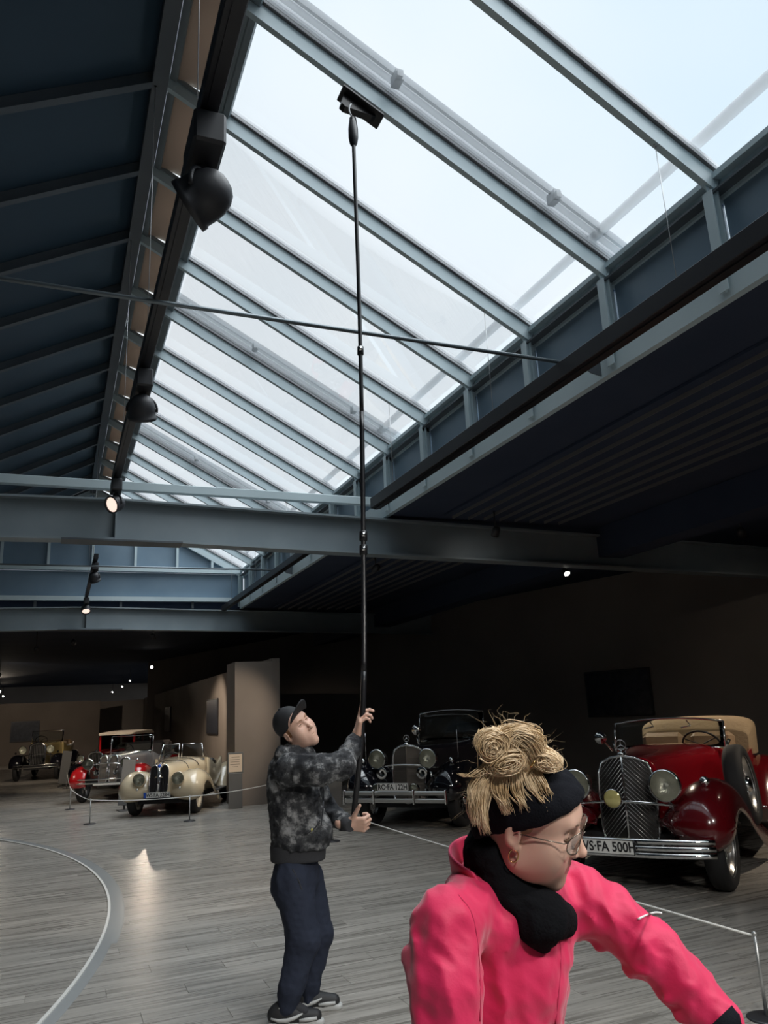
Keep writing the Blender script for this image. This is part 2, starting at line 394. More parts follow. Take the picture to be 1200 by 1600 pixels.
# gable end
ge = empty('gable_wall', (0, 20.62, 0), parent=ceil_)
MB().box(((EX + LX) / 2, .05, 5.15), (EX - LX, .03, .68)).build('gable_panel', 'upstand', ge)
MB().box(((EX + LX) / 2, -.05, 4.785), (EX - LX, .14, .11)).build('gable_rail', 'steel_blue', ge)
MB().box(((EX + LX) / 2, -.03, 5.55), (EX - LX, .10, .09)).build('gable_rail', 'steel_blue', ge)
tri = MB(); tri.prism([(LX, .05, 5.5), (EX, .05, 5.5), (RX, .05, RZ + .1)], (0, 0, 0), (0, .03, 0)); tri.build('gable_panel', 'upstand', ge)
for x in (-2.5, -1.42, -.36, .68, 1.72, 2.78, 3.7):
    zt = RZ - abs(x - RX) * math.tan(SL) + .05
    MB().box((x, -.02, (5.5 + zt) / 2), (.06, .08, zt - 5.5)).build('gable_mullion', 'steel_blue', ge)
for s_ in (0, 1):
    (MB().bar((RX, -.02, RZ), (EX, -.02, EZ), .09, .12) if s_ else MB().bar((RX, -.02, RZ), (LX, -.02, EZ), .09, .12)).build('gable_verge', 'steel_blue', ge)
# flat black ceiling slabs around the lantern
def slab(x0, x1, y0, y1, z0, name='ceiling_slab', m='black_ceiling'):
    return MB().box(((x0 + x1) / 2, (y0 + y1) / 2, z0 + .15), (x1 - x0, y1 - y0, .30)).build(name, m, ceil_)
slab(4.51, 22, -12, 72, 4.56); slab(-22, 2 * RX - 4.51, -12, 72, 4.56); slab(2 * RX - 4.51, 4.51, 20.72, 72, 4.56); slab(2 * RX - 4.51, 4.51, -12, YA, 4.56)
MB().box(((EX + LX) / 2, YA - .05, 6.1), (EX - LX + .2, .06, 3.2)).build('gable_wall', 'upstand', ceil_)
# secondary deep black ducts under the side ceiling
MB().box((8.6, 30, 4.30), (.5, 84, .5)).build('service_duct', 'black_ceiling', ceil_)
# linear air grilles in the side ceiling
for gi, (y0, y1) in enumerate(((1.2, 10.0), (11.0, 20.2))):
    g = empty('ceiling_grille', (6.38, (y0 + y1) / 2, 4.54)); tag(g, ['black slatted linear air grille in the ceiling nearest the camera', 'black slatted linear air grille beyond the first steel cross beam'][gi], 'air grille', 'ceiling air grilles')
    MB().box((0, 0, .0), (2.2, y1 - y0, .03)).build('backing', 'black_ceiling', g)
    sm_ = MB().box((0, 0, -.035), (.014, y1 - y0, .05)).mesh('slat')
    for i in range(8): link('slat', sm_, 'grille_black', g, loc=(-.97 + i * .275, 0, 0))

# ------------------------------------------------------------------ walls
def wall(name, p, q, h, t, m, label):
    p = V(*p, 0); q = V(*q, 0); d = q - p; mb = MB(); L_ = np.linalg.norm(d); X = unit(d); Y = V(-X[1], X[0], 0)
    mb.box((p + q) / 2 + V(0, 0, h / 2), (L_, t, h), np.array([X, Y, V(0, 0, 1)]).T); o = mb.build(name, m); tag(o, label, kind='structure'); return o
wall('wall_right', (4.2, 40), (15.4, 4.4), 4.56, .2, 'wall_dark', 'dark grey brown wall behind the parked black and red cars')
wall('wall_side', (15.4, 4.5), (15.4, -11), 4.56, .2, 'wall_dark', 'dark side wall of the hall')
wall('wall_left', (-16, -11), (-16, 66), 4.56, .2, 'wall_dark', 'dark wall along the far side of the hall')
wall('wall_back', (-16, 62), (16, 62), 4.56, .2, 'wall_dark', 'dark wall at the far end of the hall')
wall('wall_front', (-16, -11), (16, -11), 4.56, .2, 'wall_dark', 'dark wall behind the photographer')
wall('wall_partition', (4.45, 16.9), (4.45, 44), 2.95, .18, 'wall_brown', 'brown plastered partition wall behind the cream roadster')
MB().box((3.87, 16.62, 1.42), (.94, .84, 2.84)).build('wall_pillar', 'wall_brown'); tag(bpy.data.objects['wall_pillar'], 'broad brown plastered pillar beside the man', kind='structure')
wall('wall_far', (-9.5, 43), (2.1, 43), 2.9, .2, 'wall_brown', 'far brown partition wall behind the yellow tourer')
wall('wall_return', (2.3, 46), (4.4, 44), 2.9, .2, 'wall_dark', 'dark return wall at the end of the aisle')
# ------------------------------------------------------------------ lighting tracks and spotlights
def track(x, y0, y1, zc, w, h, wires, label, ztop):
    t = MB(); t.box((0, (y0 + y1) / 2, 0), (w, y1 - y0, h), ch=.006); t.box((0, (y0 + y1) / 2, -h / 2 - .006), (w * .35, y1 - y0 - .02, .012))
    o = t.build('lighting_track', 'track_black', loc=(x, 0, zc)); tag(o, label, 'lighting track', 'suspended black lighting tracks')
    for wy in wires:
        MB().tube([(0, wy, h / 2), (0, wy, ztop(x) - zc)], .0035, 6).build('wire', 'wire', o)
        MB().lathe([(0, -.01), (.014, -.01), (.014, .012), (0, .02)], (0, wy, ztop(x) - zc - .01), n=8).build('wire_clip', 'wire', o)
        MB().lathe([(0, 0), (.012, 0), (.012, .03), (0, .03)], (0, wy, h / 2), n=8).build('wire_clip', 'track_black', o)
    return o
zr = lambda x: RZ - abs(x - RX) * math.tan(SL) + .01
track(.56, -3.0, 10.05, 4.76, .10, .10, (1.1, 3.7, 6.3, 8.9), 'black lighting track hung by wires under the roof ridge near the camera', lambda x: RZ - .02)
track(.56, 15.2, 20.3, 4.80, .08, .09, (16.7, 19.3), 'short black lighting track hung beyond the first steel cross beam', lambda x: RZ - .02)
track(3.963, -3.0, 9.55, 4.51, .15, .15, (1.1, 3.7, 6.3, 8.9), 'thick black lighting track hung by wires along the glazed eave', zr)
track(3.963, 12.6, 20.3, 4.52, .12, .13, (14.1, 16.7, 19.3), 'thick black lighting track along the eave beyond the steel cross beam', zr)

def spotlight(x, y, ztrack, aim, label, power=0, size=1.0, on=False, color=(1, .86, .70), cone=50, lens='lens_off', soft=.05, group='black track spotlights'):
    """adaptor box under the track, yoke and a bell shaped head facing aim"""
    root = empty('track_spotlight', (x, y, ztrack)); tag(root, label, 'spotlight', group)
    s = size; aim = unit(aim)
    MB().box((0, 0, -.085 * s), (.13 * s, .30 * s, .15 * s), ch=.012 * s).build('adaptor', 'spot_black', root)
    st = MB(); st.lathe([(.03 * s, 0), (.03 * s, -.03 * s), (.018 * s, -.035 * s), (.018 * s, -.07 * s)][::-1], (0, .02 * s, -.155 * s), n=14); st.build('swivel', 'spot_black', root)
    hc = V(0, .02 * s, -.30 * s)
    X, Y, T = frame_of(aim)
    # yoke: an arc from the swivel to both flanks of the head
    yk = MB(); R_ = .115 * s
    side = unit(np.cross(aim, V(0, 0, 1)) if abs(aim[2]) < .95 else V(1, 0, 0))
    pts = [hc + side * R_ * math.cos(a) + V(0, 0, 1) * R_ * 1.02 * math.sin(a) for a in np.linspace(-.15, PI + .15, 15)]
    yk.tube(pts, .010 * s, 8); yk.build('yoke', 'spot_black', root)
    hd = MB(); prof = [(.0, -.125), (.03, -.122), (.06, -.108), (.085, -.08), (.10, -.04), (.105, 0), (.105, .045), (.112, .05), (.112, .075), (.098, .075), (.094, .055)]
    hd.lathe([(r * s, h * s) for r, h in prof], hc, aim, 28); head = hd.build('head', 'spot_black', root)
    MB().lathe([(0, .058 * s), (.094 * s, .055 * s)], hc, aim, 28).build('lens', 'lamp_warm' if on else lens, head)
    if power:
        ld = bpy.data.lights.new('spot', 'SPOT'); ld.energy = power; ld.color = color; ld.spot_size = math.radians(cone); ld.spot_blend = .6; ld.shadow_soft_size = soft
        lo = bpy.data.objects.new('spot_beam', ld); col.objects.link(lo); lo.parent = root
        lo.location = hc + aim * .09 * s; lo.rotation_euler = Vector(aim).to_track_quat('-Z', 'Y').to_euler()
    return root
mat('lens_off', (.10, .10, .11), .15)
spotlight(.56, 3.45, 4.695, (-.75, .50, -.45), 'large black spotlight with a domed head nearest the camera on the ridge track', 90, 1.25, color=(1, .9, .78), cone=70)
spotlight(.56, 6.55, 4.695, (.10, .55, -.75), 'black spotlight seen from behind in the middle of the ridge track', 160, 1.1, cone=60)
spotlight(.56, 9.85, 4.695, (-.70, -.55, -.40), 'lit black spotlight showing its warm lamp at the end of the ridge track', 100, 1.0, on=True, cone=60)
spotlight(.56, 15.6, 4.74, (.30, .50, -.75), 'small black spotlight below the steel cross beam', 60, .95, cone=45)
spotlight(.56, 20.1, 4.74, (.05, -.5, -.75), 'lit black spotlight hanging in front of the gable wall', 120, .95, on=True, cone=60)
spotlight(.56, -1.6, 4.695, (.20, .80, -.56), 'added unseen black spotlight on the ridge track above and behind the photographer', 430, 1.0, color=(1, .96, .90), cone=95, soft=.22)  # lamp added out of view to lift the woman's face and near floor
spotlight(3.963, -1.2, 4.42, (-.25, .80, -.55), 'added unseen black spotlight on the eave track behind the photographer', 430, 1.0, color=(1, .96, .90), cone=95, soft=.22)  # second lamp added out of view, fills the near floor and the man
# recessed and surface ceiling lamps in the dark hall, over the cars
def downlight(x, y, z, target, power, label, r=.06, cone=60, color=(1, .84, .66), visible=True):
    root = empty('ceiling_spotlight', (x, y, z)); tag(root, label, 'spotlight', 'small ceiling spotlights over the cars')
    d = unit(V(*target) - V(x, y, z))
    up_h = 4.56 - z
    MB().tube([(0, 0, .02), (0, 0, up_h)], .012, 8).build('stem', 'spot_black', root)
    MB().lathe([(0, -.10), (r * .7, -.09), (r, -.05), (r, .06), (r * .88, .06), (r * .85, .03)], (0, 0, 0), d, 16).build('head', 'spot_black', root)
    MB().lathe([(0, .035), (r * .86, .03)], (0, 0, 0), d, 16).build('lens', 'lamp_white', root)
    if power:
        ld = bpy.data.lights.new('spot', 'SPOT'); ld.energy = power; ld.color = color; ld.spot_size = math.radians(cone); ld.spot_blend = .7; ld.shadow_soft_size = .04
        lo = bpy.data.objects.new('spot_beam', ld); col.objects.link(lo); lo.parent = root; lo.location = d * .08
        lo.rotation_euler = Vector(d).to_track_quat('-Z', 'Y').to_euler()
    return root
DL = [
 (8.1, 10.98, 3.9, (7.3, 8.0, .9), 420, 'small lit ceiling spotlight under the steel beam above the red cabriolet'),
 (5.9, 9.6, 4.2, (6.0, 12.2, .8), 160, 'added ceiling spotlight above the black cabriolet'),  # extra lamp, added to light the black car
 (10.9, 21.5, 3.75, (8.5, 14.0, .8), 150, 'lit ceiling spotlight with a bright glow high on the dark wall'),
 (3.57, 33.4, 3.9, (1.25, 12.5, 0), 150, 'bright ceiling spotlight highest in the receding row of four'),
 (3.58, 43.7, 3.9, (2.0, 40, 0), 150, 'second bright ceiling spotlight in the receding row of four'),
 (3.70, 50.5, 3.9, (1.5, 46, 0), 100, 'third bright ceiling spotlight in the receding row of four'),
 (3.65, 58.5, 3.9, (1.0, 54, 0), 80, 'lowest farthest ceiling spotlight in the receding row of four'),
 (-3.1, 52.0, 3.9, (-3, 42.9, 1.5), 150, 'bright ceiling spotlight at the far edge of the hall'),
 (-3.36, 60.0, 3.9, (-3, 50, 0), 60, 'faint lowest ceiling spotlight at the far edge of the hall'),
 (.36, 22.7, 3.9, (1.2, 26, .5), 260, 'narrow tilted ceiling spotlight just under the far steel beam'),
]
for i, d in enumerate(DL): downlight(*d[:3], d[3], d[4], d[5], cone=46 if i < 2 else (34 if i == 3 else 75))
# invented ceiling lamps, added to brighten the cars and walls
downlight(5.3, 12.9, 4.25, (2.5, 16.9, .7), 620, 'added ceiling spotlight aimed at the cream roadster', cone=34)  # added to brighten the cream car from its front
downlight(2.3, 21.3, 3.9, (4.4, 23.4, 1.0), 650, 'added ceiling spotlight washing the brown partition wall', cone=54)  # added to lighten the partition
downlight(9.0, 5.0, 4.2, (7.2, 7.6, .9), 380, 'added ceiling spotlight behind the red cabriolet', cone=70)  # added out of view to brighten the red hood
downlight(-.6, 24.5, 3.9, (-.5, 30.0, .8), 420, 'added ceiling spotlight aimed at the yellow tourer', cone=50)  # added to brighten the yellow body
downlight(-3.9, 18.6, 4.2, (1.0, 21.8, .8), 420, 'added ceiling spotlight aimed at the tall saloon', cone=55)  # added to bring the saloon out of the dark
downlight(9.6, 8.5, 4.1, (12.9, 11.0, 1.0), 18, 'added ceiling spotlight washing the dark wall', cone=80)  # weak fill, added to lift the wall tone
downlight(-2.2, 36.0, 3.9, (-1.3, 42.9, 1.7), 300, 'added ceiling spotlight washing the far brown wall', cone=80)  # added to lift the far wall
# ------------------------------------------------------------------ vintage cars
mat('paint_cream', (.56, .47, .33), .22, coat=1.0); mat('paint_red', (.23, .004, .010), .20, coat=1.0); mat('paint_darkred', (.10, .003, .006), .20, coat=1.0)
mat('paint_black', (.006, .006, .009), .12, coat=1.0); mat('paint_silver', (.40, .38, .36), .25, metal=.4, coat=.8); mat('paint_yellow', (.55, .43, .19), .25, coat=1.0)
mat('bright_red', (.42, .010, .012), .2, coat=1.0)
mat('chrome', (.80, .80, .79), .08, metal=1.0); mat('brushed', (.55, .55, .54), .28, metal=1.0)
mat('tyre', (.012, .012, .013), .75); mat('rim_dark', (.02, .02, .022), .3, coat=.5); mat('rim_light', (.60, .56, .48), .35, coat=.4)
mat('lens_glass', (.50, .49, .44), .08, metal=.55, coat=1.0, bump=(45, .25, .01)); mat('lens_yellow', (.62, .55, .22), .10, metal=.3, coat=1.0)
mat('leather_tan', (.30, .20, .115), .5, bump=(30, .3, .01)); mat('leather_dark', (.025, .02, .018), .5); mat('canvas_tan', (.34, .25, .15), .85, bump=(25, .5, .015))
mat('canvas_pale', (.55, .48, .40), .7); mat('mesh_dark', (.02, .019, .018), .45, metal=.3); mat('mesh_brown', (.13, .115, .10), .5, metal=.4)
mat('plate_white', (.78, .78, .76), .4); mat('plate_ink', (.012, .012, .014), .5); mat('plate_blue', (.01, .07, .42), .4); mat('seal_grey', (.36, .40, .38), .5)
mat('underbody', (.008, .008, .009), .8)
mat('reflector', (.86, .85, .78), .30, metal=.75, bump=(60, .35, .02)); glass_mat('lamp_glass', (.92, .93, .88), 1.5)
glass_mat('car_glass', (.90, .92, .90), 1.45)

def text_obj(name, s, size, m, parent, loc, rot, ext=.002, align='CENTER', xs=1.0):
    c = bpy.data.curves.new(name, 'FONT'); c.body = s; c.size = size; c.align_x = align; c.align_y = 'CENTER'; c.extrude = ext; c.resolution_u = 3; c.offset = size * .018
    tmp = bpy.data.objects.new(name, c); col.objects.link(tmp); dg = bpy.context.evaluated_depsgraph_get()
    me = bpy.data.meshes.new_from_object(tmp.evaluated_get(dg)); bpy.data.objects.remove(tmp); bpy.data.curves.remove(c); me.materials.clear()
    o = link(name, me, m, parent); o.location = loc; o.rotation_euler = rot; o.scale = (xs, 1, 1); return o

def wheel_meshes(R, w, style):
    ty = MB(); ri = R * .70
    ty.lathe([(ri, -w * .36), (ri + .01, -w * .45), (R * .90, -w * .52), (R * .975, -w * .40), (R, -w * .2), (R, w * .2), (R * .975, w * .40), (R * .90, w * .52), (ri + .01, w * .45), (ri, w * .36)], axis=(1, 0, 0), n=36)
    rm_ = MB(); rm_.lathe([(ri + .004, -w * .45), (ri + .006, -w * .33), (ri * .92, -w * .25), (ri * .90, 0), (ri * .92, w * .25), (ri + .006, w * .33), (ri + .004, w * .45)], axis=(1, 0, 0), n=36)
    sp = MB()
    if style == 'wire':
        for k in range(28):
            a = 2 * PI * k / 28; b = a + (.35 if k % 2 else -.35); s_ = w * .30 * (1 if k % 4 < 2 else -1)
            sp.tube([(s_, ri * .22 * math.cos(b), ri * .22 * math.sin(b)), (0, ri * .91 * math.cos(a), ri * .91 * math.sin(a))], .004, 5, cap=False)
    else:
        sp.lathe([(0, w * .18), (ri * .45, w * .20), (ri * .75, w * .05), (ri * .93, w * .10)], axis=(1, 0, 0), n=30); sp.lathe([(0, -w * .18), (ri * .45, -w * .20), (ri * .75, -w * .05), (ri * .93, -w * .10)], axis=(1, 0, 0), n=30)
    hb = MB()
    for s_ in (-1, 1): hb.lathe([(R * .20, s_ * w * .2), (R * .20, s_ * w * .38), (R * .14, s_ * w * .5), (0, s_ * w * .55)], axis=(1, 0, 0), n=20)
    return [x.mesh(n) for x, n in ((ty, 'wheel'), (rm_, 'rim'), (sp, 'spokes'), (hb, 'hub'))]
def put_wheel(wm, parent, x, y, z, rim='rim_dark', steer=0., tilt=0.):
    o = link('wheel', wm[0], 'tyre', parent, loc=(x, y, z)); o.rotation_euler = (0, tilt, steer)
    for me, n, m in ((wm[1], 'rim', rim), (wm[2], 'spokes', rim), (wm[3], 'hub', 'chrome')):
        c = link(n, me, m, o)
        if not len(me.materials): me.materials.append(M[m])
    return o
def spline(pts, n):
    """smooth resample of a polyline (Catmull-Rom)"""
    P = np.asarray(pts, float); m = len(P); E = np.vstack([2 * P[0] - P[1], P, 2 * P[-1] - P[-2]]); out = []
    for t in np.linspace(0, m - 1 - 1e-9, n):
        i = int(t); u = t - i; p0, p1, p2, p3 = E[i:i + 4]
        out.append(.5 * (2 * p1 + (p2 - p0) * u + (2 * p0 - 5 * p1 + 4 * p2 - p3) * u * u + (3 * p1 - p0 - 3 * p2 + p3) * u ** 3))
    return np.array(out)
def fender(path, xi, xo, side, crown_i=.03, crown_o=.12, xp=None, n=30, lip=.05, narrow_end=1.0):
    """path: (y, z) line of the crest; xi..xo: inner and outer x; xp: x of the crest"""
    P = spline(path, n); rows = []; xp = (xi + xo) / 2 if xp is None else xp
    for i, p in enumerate(P):
        t = P[min(i + 1, n - 1)] - P[max(i - 1, 0)]; t = t / (np.linalg.norm(t) + 1e-9); nn = np.array([t[1], -t[0]])
        row = []
        for u in np.linspace(-1, 1, 15):
            if u < 0: x = xp + (xp - xi) * u; d = crown_i * abs(u) ** 2
            else: x = xp + (xo - xp) * math.sin(u * PI / 2); d = crown_o * (1 - math.cos(u * PI / 2))
            row.append((side * x, p[0] - nn[0] * d, p[1] - nn[1] * d))
        e = row[-1]; row.append((side * (xo + .002), e[1] - nn[0] * lip, e[2] - nn[1] * lip))
        rows.append(row)
    mb = MB(); mb.grid(rows); return mb
def arch(y, w, zb, zs, zt, n=18, e=.75, ylean=0.):
    pts = [(w * .98, y, zb)]
    for a in np.linspace(0, PI, n):
        c_, s_ = math.cos(a), math.sin(a)
        z = zs + (zt - zs) * abs(s_) ** e
        pts.append((w * math.copysign(abs(c_) ** e, c_), y - ylean * (z - zb), z))
    pts.append((-w * .98, y, zb)); return pts
def loft_arch(secs, n=18, e=.75, steps=5, **k):
    S = spline(secs, (len(secs) - 1) * steps + 1); mb = MB(); mb.grid([arch(*s, n=n, e=e, **k) for s in S], caps=True); return mb
def tub(secs, t=.05):
    """open body: secs (y, half width, z bottom, z top)"""
    S = spline(secs, (len(secs) - 1) * 4 + 1); rows = []
    for y, w, zb, zt in S:
        o = [(w, y, zt), (w * 1.0, y, zb + (zt - zb) * .5), (w * .96, y, zb + .06), (w * .86, y, zb), (-w * .86, y, zb), (-w * .96, y, zb + .06), (-w, y, zb + (zt - zb) * .5), (-w, y, zt)]
        i_ = [(-(w - t), y, zt), (-(w - t) * .95, y, zb + .1), (-(w - t) * .85, y, zb + .05), ((w - t) * .85, y, zb + .05), ((w - t) * .95, y, zb + .1), (w - t, y, zt)]
        rows.append(o + i_)
    mb = MB(); mb.grid(rows, closed=True, caps=True); return mb
def headlamp(parent, p, r, depth, d=(0, 1, 0), shell='chrome', lens='lens_glass', name='headlamp'):
    h = MB(); h.lathe([(0, -depth), (r * .45, -depth * .93), (r * .8, -depth * .6), (r * .97, -depth * .2), (r, 0), (r * 1.04, .005), (r * 1.04, .025), (r * .95, .032)], p, d, 28); o = h.build(name, shell, parent)
    if lens == 'lens_glass':
        MB().lathe([(r * .95, .014), (r * .8, -.02), (r * .5, -.055), (r * .2, -.07), (0, -.072)], p, d, 28).build('reflector', 'reflector', o)
        MB().lathe([(0, .0), (r * .14, -.01), (r * .14, -.05), (0, -.06)], p, d, 12).build('bulb', 'plate_white', o)
        MB().lathe([(r * .96, .022), (r * .7, .034), (r * .35, .042), (0, .045)], p, d, 28).build('lens', 'lamp_glass', o)
    else: MB().lathe([(r * .96, .022), (r * .7, .034), (r * .35, .042), (0, .045)], p, d, 28).build('lens', lens, o)
    return o
def plate(parent, s, p, w=.50, h=.11, blue=True, tilt=-.08):
    """number plate with its letters facing forward"""
    o = MB().box((0, 0, 0), (w, .012, h), ch=.003).build('number_plate', 'plate_white', parent, loc=p); o.rotation_euler = (tilt, 0, 0)
    fr = MB()
    for sz in (-1, 1): fr.box((0, .006, sz * (h / 2 - .003)), (w, .006, .005))
    for sx in (-1, 1): fr.box((sx * (w / 2 - .003), .006, 0), (.005, .006, h))
    fr.build('plate_border', 'plate_ink', o)
    if blue: MB().box((w / 2 - .026, .007, 0), (.044, .004, h - .012)).build('country_band', 'plate_blue', o)
    text_obj('lettering', s, h * .92, 'plate_ink', o, (-.018 if blue else 0, .008, -.002), (PI / 2, 0, PI), xs=.84)
    return o
def windscreen(parent, y, w, z0, z1, lean=.10, arc=.03, post='chrome', mid=False):
    g = MB(); rows = []
    for t in np.linspace(0, 1, 5):
        rows.append([(x, y - lean * t, z0 + (z1 - z0 + arc * (1 - (x / w) ** 2)) * t) for x in np.linspace(-w, w, 9)])
    o = MB()
    top = rows[-1]; o.tube(top, .011, 8)
    for s_ in (0, -1): o.tube([rows[0][s_], rows[2][s_], rows[-1][s_]], .013, 8)
    o.tube(rows[0], .010, 8)
    if mid: o.tube([r[4] for r in rows], .008, 8)
    fr = o.build('windscreen_frame', post, parent); g.grid(rows); g.build('windscreen_glass', 'car_glass', fr, solid=.006); return fr
def steering(parent, p, r=.19):
    m_ = MB(); c_ = V(*p); ax = unit(V(0, -.75, .66)); X, Y, T = frame_of(ax)
    m_.tube([c_ + (X * math.cos(a) + Y * math.sin(a)) * r for a in np.linspace(0, 2 * PI, 29)[:-1]], .012, 8, closed=True)
    for a in (.5, 2.6, 4.7): m_.tube([c_, c_ + (X * math.cos(a) + Y * math.sin(a)) * r], .007, 6)
    m_.tube([c_, c_ - ax * .4], .014, 8); m_.build('steering_wheel', 'leather_dark', parent)
def seat(parent, x, y, z, w, m, h=.45):
    s_ = MB(); s_.box((x, y, z), (w, .50, .16), ch=.05); s_.box((x, y - .26, z + h / 2), (w, .16, h), np.array(Euler((.18, 0, 0)).to_matrix()), ch=.06); s_.build('seat', m, parent)
def star(parent, p, r, m='chrome'):
    s_ = MB(); c_ = V(*p); s_.tube([c_ + V(r * math.cos(a), 0, r * math.sin(a)) for a in np.linspace(0, 2 * PI, 21)[:-1]], r * .09, 6, closed=True)
    for a in (PI / 2, PI / 2 + 2 * PI / 3, PI / 2 + 4 * PI / 3): s_.tube([c_, c_ + V(math.cos(a), 0, math.sin(a)) * r], [r * .16, r * .04], 6)
    s_.tube([c_ - V(0, 0, r), c_ - V(0, 0, r * 1.9)], r * .14, 8); s_.build('radiator_star', m, parent)
def car_root(name, label, pos, heading):
    r = empty(name, (pos[0], pos[1], 0), heading - PI / 2); tag(r, label, 'car', 'vintage cars on display'); return r

# ---- cream two seater with twin tall grilles
def cream_roadster():
    c = car_root('roadster', 'cream two-seat roadster with twin tall chrome grilles facing the aisle', (2.05, 16.10), math.radians(-114))
    wm = wheel_meshes(.325, .15, 'disc')
    for x, y in ((.58, 0), (-.58, 0), (.60, -2.4), (-.60, -2.4)): put_wheel(wm, c, x, y, .325, 'rim_light')
    loft_arch([(.46, .17, .40, .55, .70), (.42, .215, .40, .66, .86), (.30, .245, .38, .70, .925), (0, .29, .36, .72, .95), (-.5, .40, .34, .74, .97), (-1.0, .54, .32, .76, 1.0)]).build('hood', 'paint_cream', c)
    tub([(-1.0, .54, .30, .96), (-1.2, .58, .30, .90), (-1.5, .60, .30, .78), (-1.8, .60, .30, .82), (-2.05, .60, .30, .92)]).build('body', 'paint_cream', c)
    loft_arch([(-2.0, .60, .30, .70, .93), (-2.4, .56, .32, .66, .88), (-2.9, .42, .36, .58, .74), (-3.25, .20, .40, .48, .55)]).build('tail', 'paint_cream', c)
    for s_ in (-1, 1):
        fender([(.36, .27), (.47, .36), (.50, .50), (.42, .65), (.22, .765), (0, .80), (-.3, .745), (-.6, .58), (-.85, .42), (-1.1, .33)], .16, .80, s_, .12, .20, .58, lip=.04).build('fender', 'paint_cream', c, solid=.012)
        fender([(-1.72, .30), (-1.9, .52), (-2.1, .70), (-2.4, .78), (-2.7, .70), (-2.92, .52), (-3.05, .32)], .48, .82, s_, .05, .16, .64).build('fender', 'paint_cream', c, solid=.012)
        MB().box((s_ * .66, -1.42, .31), (.26, .72, .03), ch=.01).build('running_board', 'leather_dark', c)
        headlamp(c, (s_ * .365, .47, .675), .118, .22, (0, 1, .05), shell='paint_cream')
        MB().lathe([(0, .025), (.022, .02), (.026, 0)], (s_ * .40, .475, .50), (0, 1, 0), 14).build('marker_lamp', 'chrome', c)
        # tall rounded grille with slats
        gr = MB(); pts = []
        for a in np.linspace(0, 2 * PI, 33)[:-1]:
            z = .655 + .265 * math.copysign(abs(math.sin(a)) ** .6, math.sin(a)); x = .098 + .078 * math.copysign(abs(math.cos(a)) ** .7, math.cos(a))
            pts.append((s_ * x, .515 - .16 * (z - .39), z))
        gr.tube(pts, .011, 8, closed=True); g = gr.build('grille', 'chrome', c)
        MB().add([(p[0], p[1] - .012, p[2]) for p in pts], [tuple(range(32)) if s_ < 0 else tuple(range(32))[::-1]]).build('grille_core', 'mesh_dark', g, solid=.01)
        sl = MB().box((0, 0, 0), (.007, .012, .49)).mesh('slat')
        for k in range(6):
            o = link('slat', sl, 'chrome', g, loc=(s_ * (.040 + .023 * k), .478, .655)); o.rotation_euler = (.16, 0, 0)
            o.scale = (1, 1, 1 - .10 * (abs(k - 2.5) / 2.5) ** 3)
        b_ = MB(); b_.tube([arch(y, w * 1.004, .3, zs, zt * 1.003)[i] for y, w, zs, zt in [((-.30, .352, .73, .965), (-.68, .46, .75, .985))[0 if s_ > 0 else 1]] for i in range(2, 18)], .012, 6, flat=.5); b_.build('hood_strap', 'leather_dark', c)
        pm_ = MB(); pm_.tube([(s_ * .46, -1.02, .96), (s_ * .40, -1.10, 1.24)], .013, 8); pm_.tube([(s_ * .40, -1.10, 1.22), (s_ * .47, -1.36, .93)], .006, 6); pm_.tube([(s_ * .03, -.97, 1.24), (s_ * .03, -.92, .99)], .008, 8)
        pm_.tube([(s_ * .40, -1.10, 1.235), (s_ * .03, -.98, 1.245)], .007, 6)
        fr = pm_.build('windscreen_frame', 'chrome', c); MB().add([(s_ * .45, -1.02, .99), (s_ * .40, -1.10, 1.23), (s_ * .03, -.98, 1.24), (s_ * .03, -.93, 1.0)], [(0, 1, 2, 3)]).build('windscreen_glass', 'car_glass', fr, solid=.005)
        seat(c, s_ * .28, -1.62, .48, .44, 'leather_dark', .42)
    MB().tube([(0, .50, .40), (0, .485, .62), (0, .44, .88), (0, .32, .945), (0, .1, .965)], .013, 8).build('hood_spear', 'chrome', c)
    MB().lathe([(0, .012), (.03, .01), (.034, 0)], (0, .445, .905), (0, 1, .6), 20).build('badge', 'plate_blue', c)
    MB().box((0, -1.4, .28), (.95, 3.2, .14)).build('chassis', 'underbody', c)
    steering(c, (.26, -1.32, .93), .19); plate(c, 'WS·FA 328H', (0, .56, .40), .50, .105)
    return c
cream_roadster()

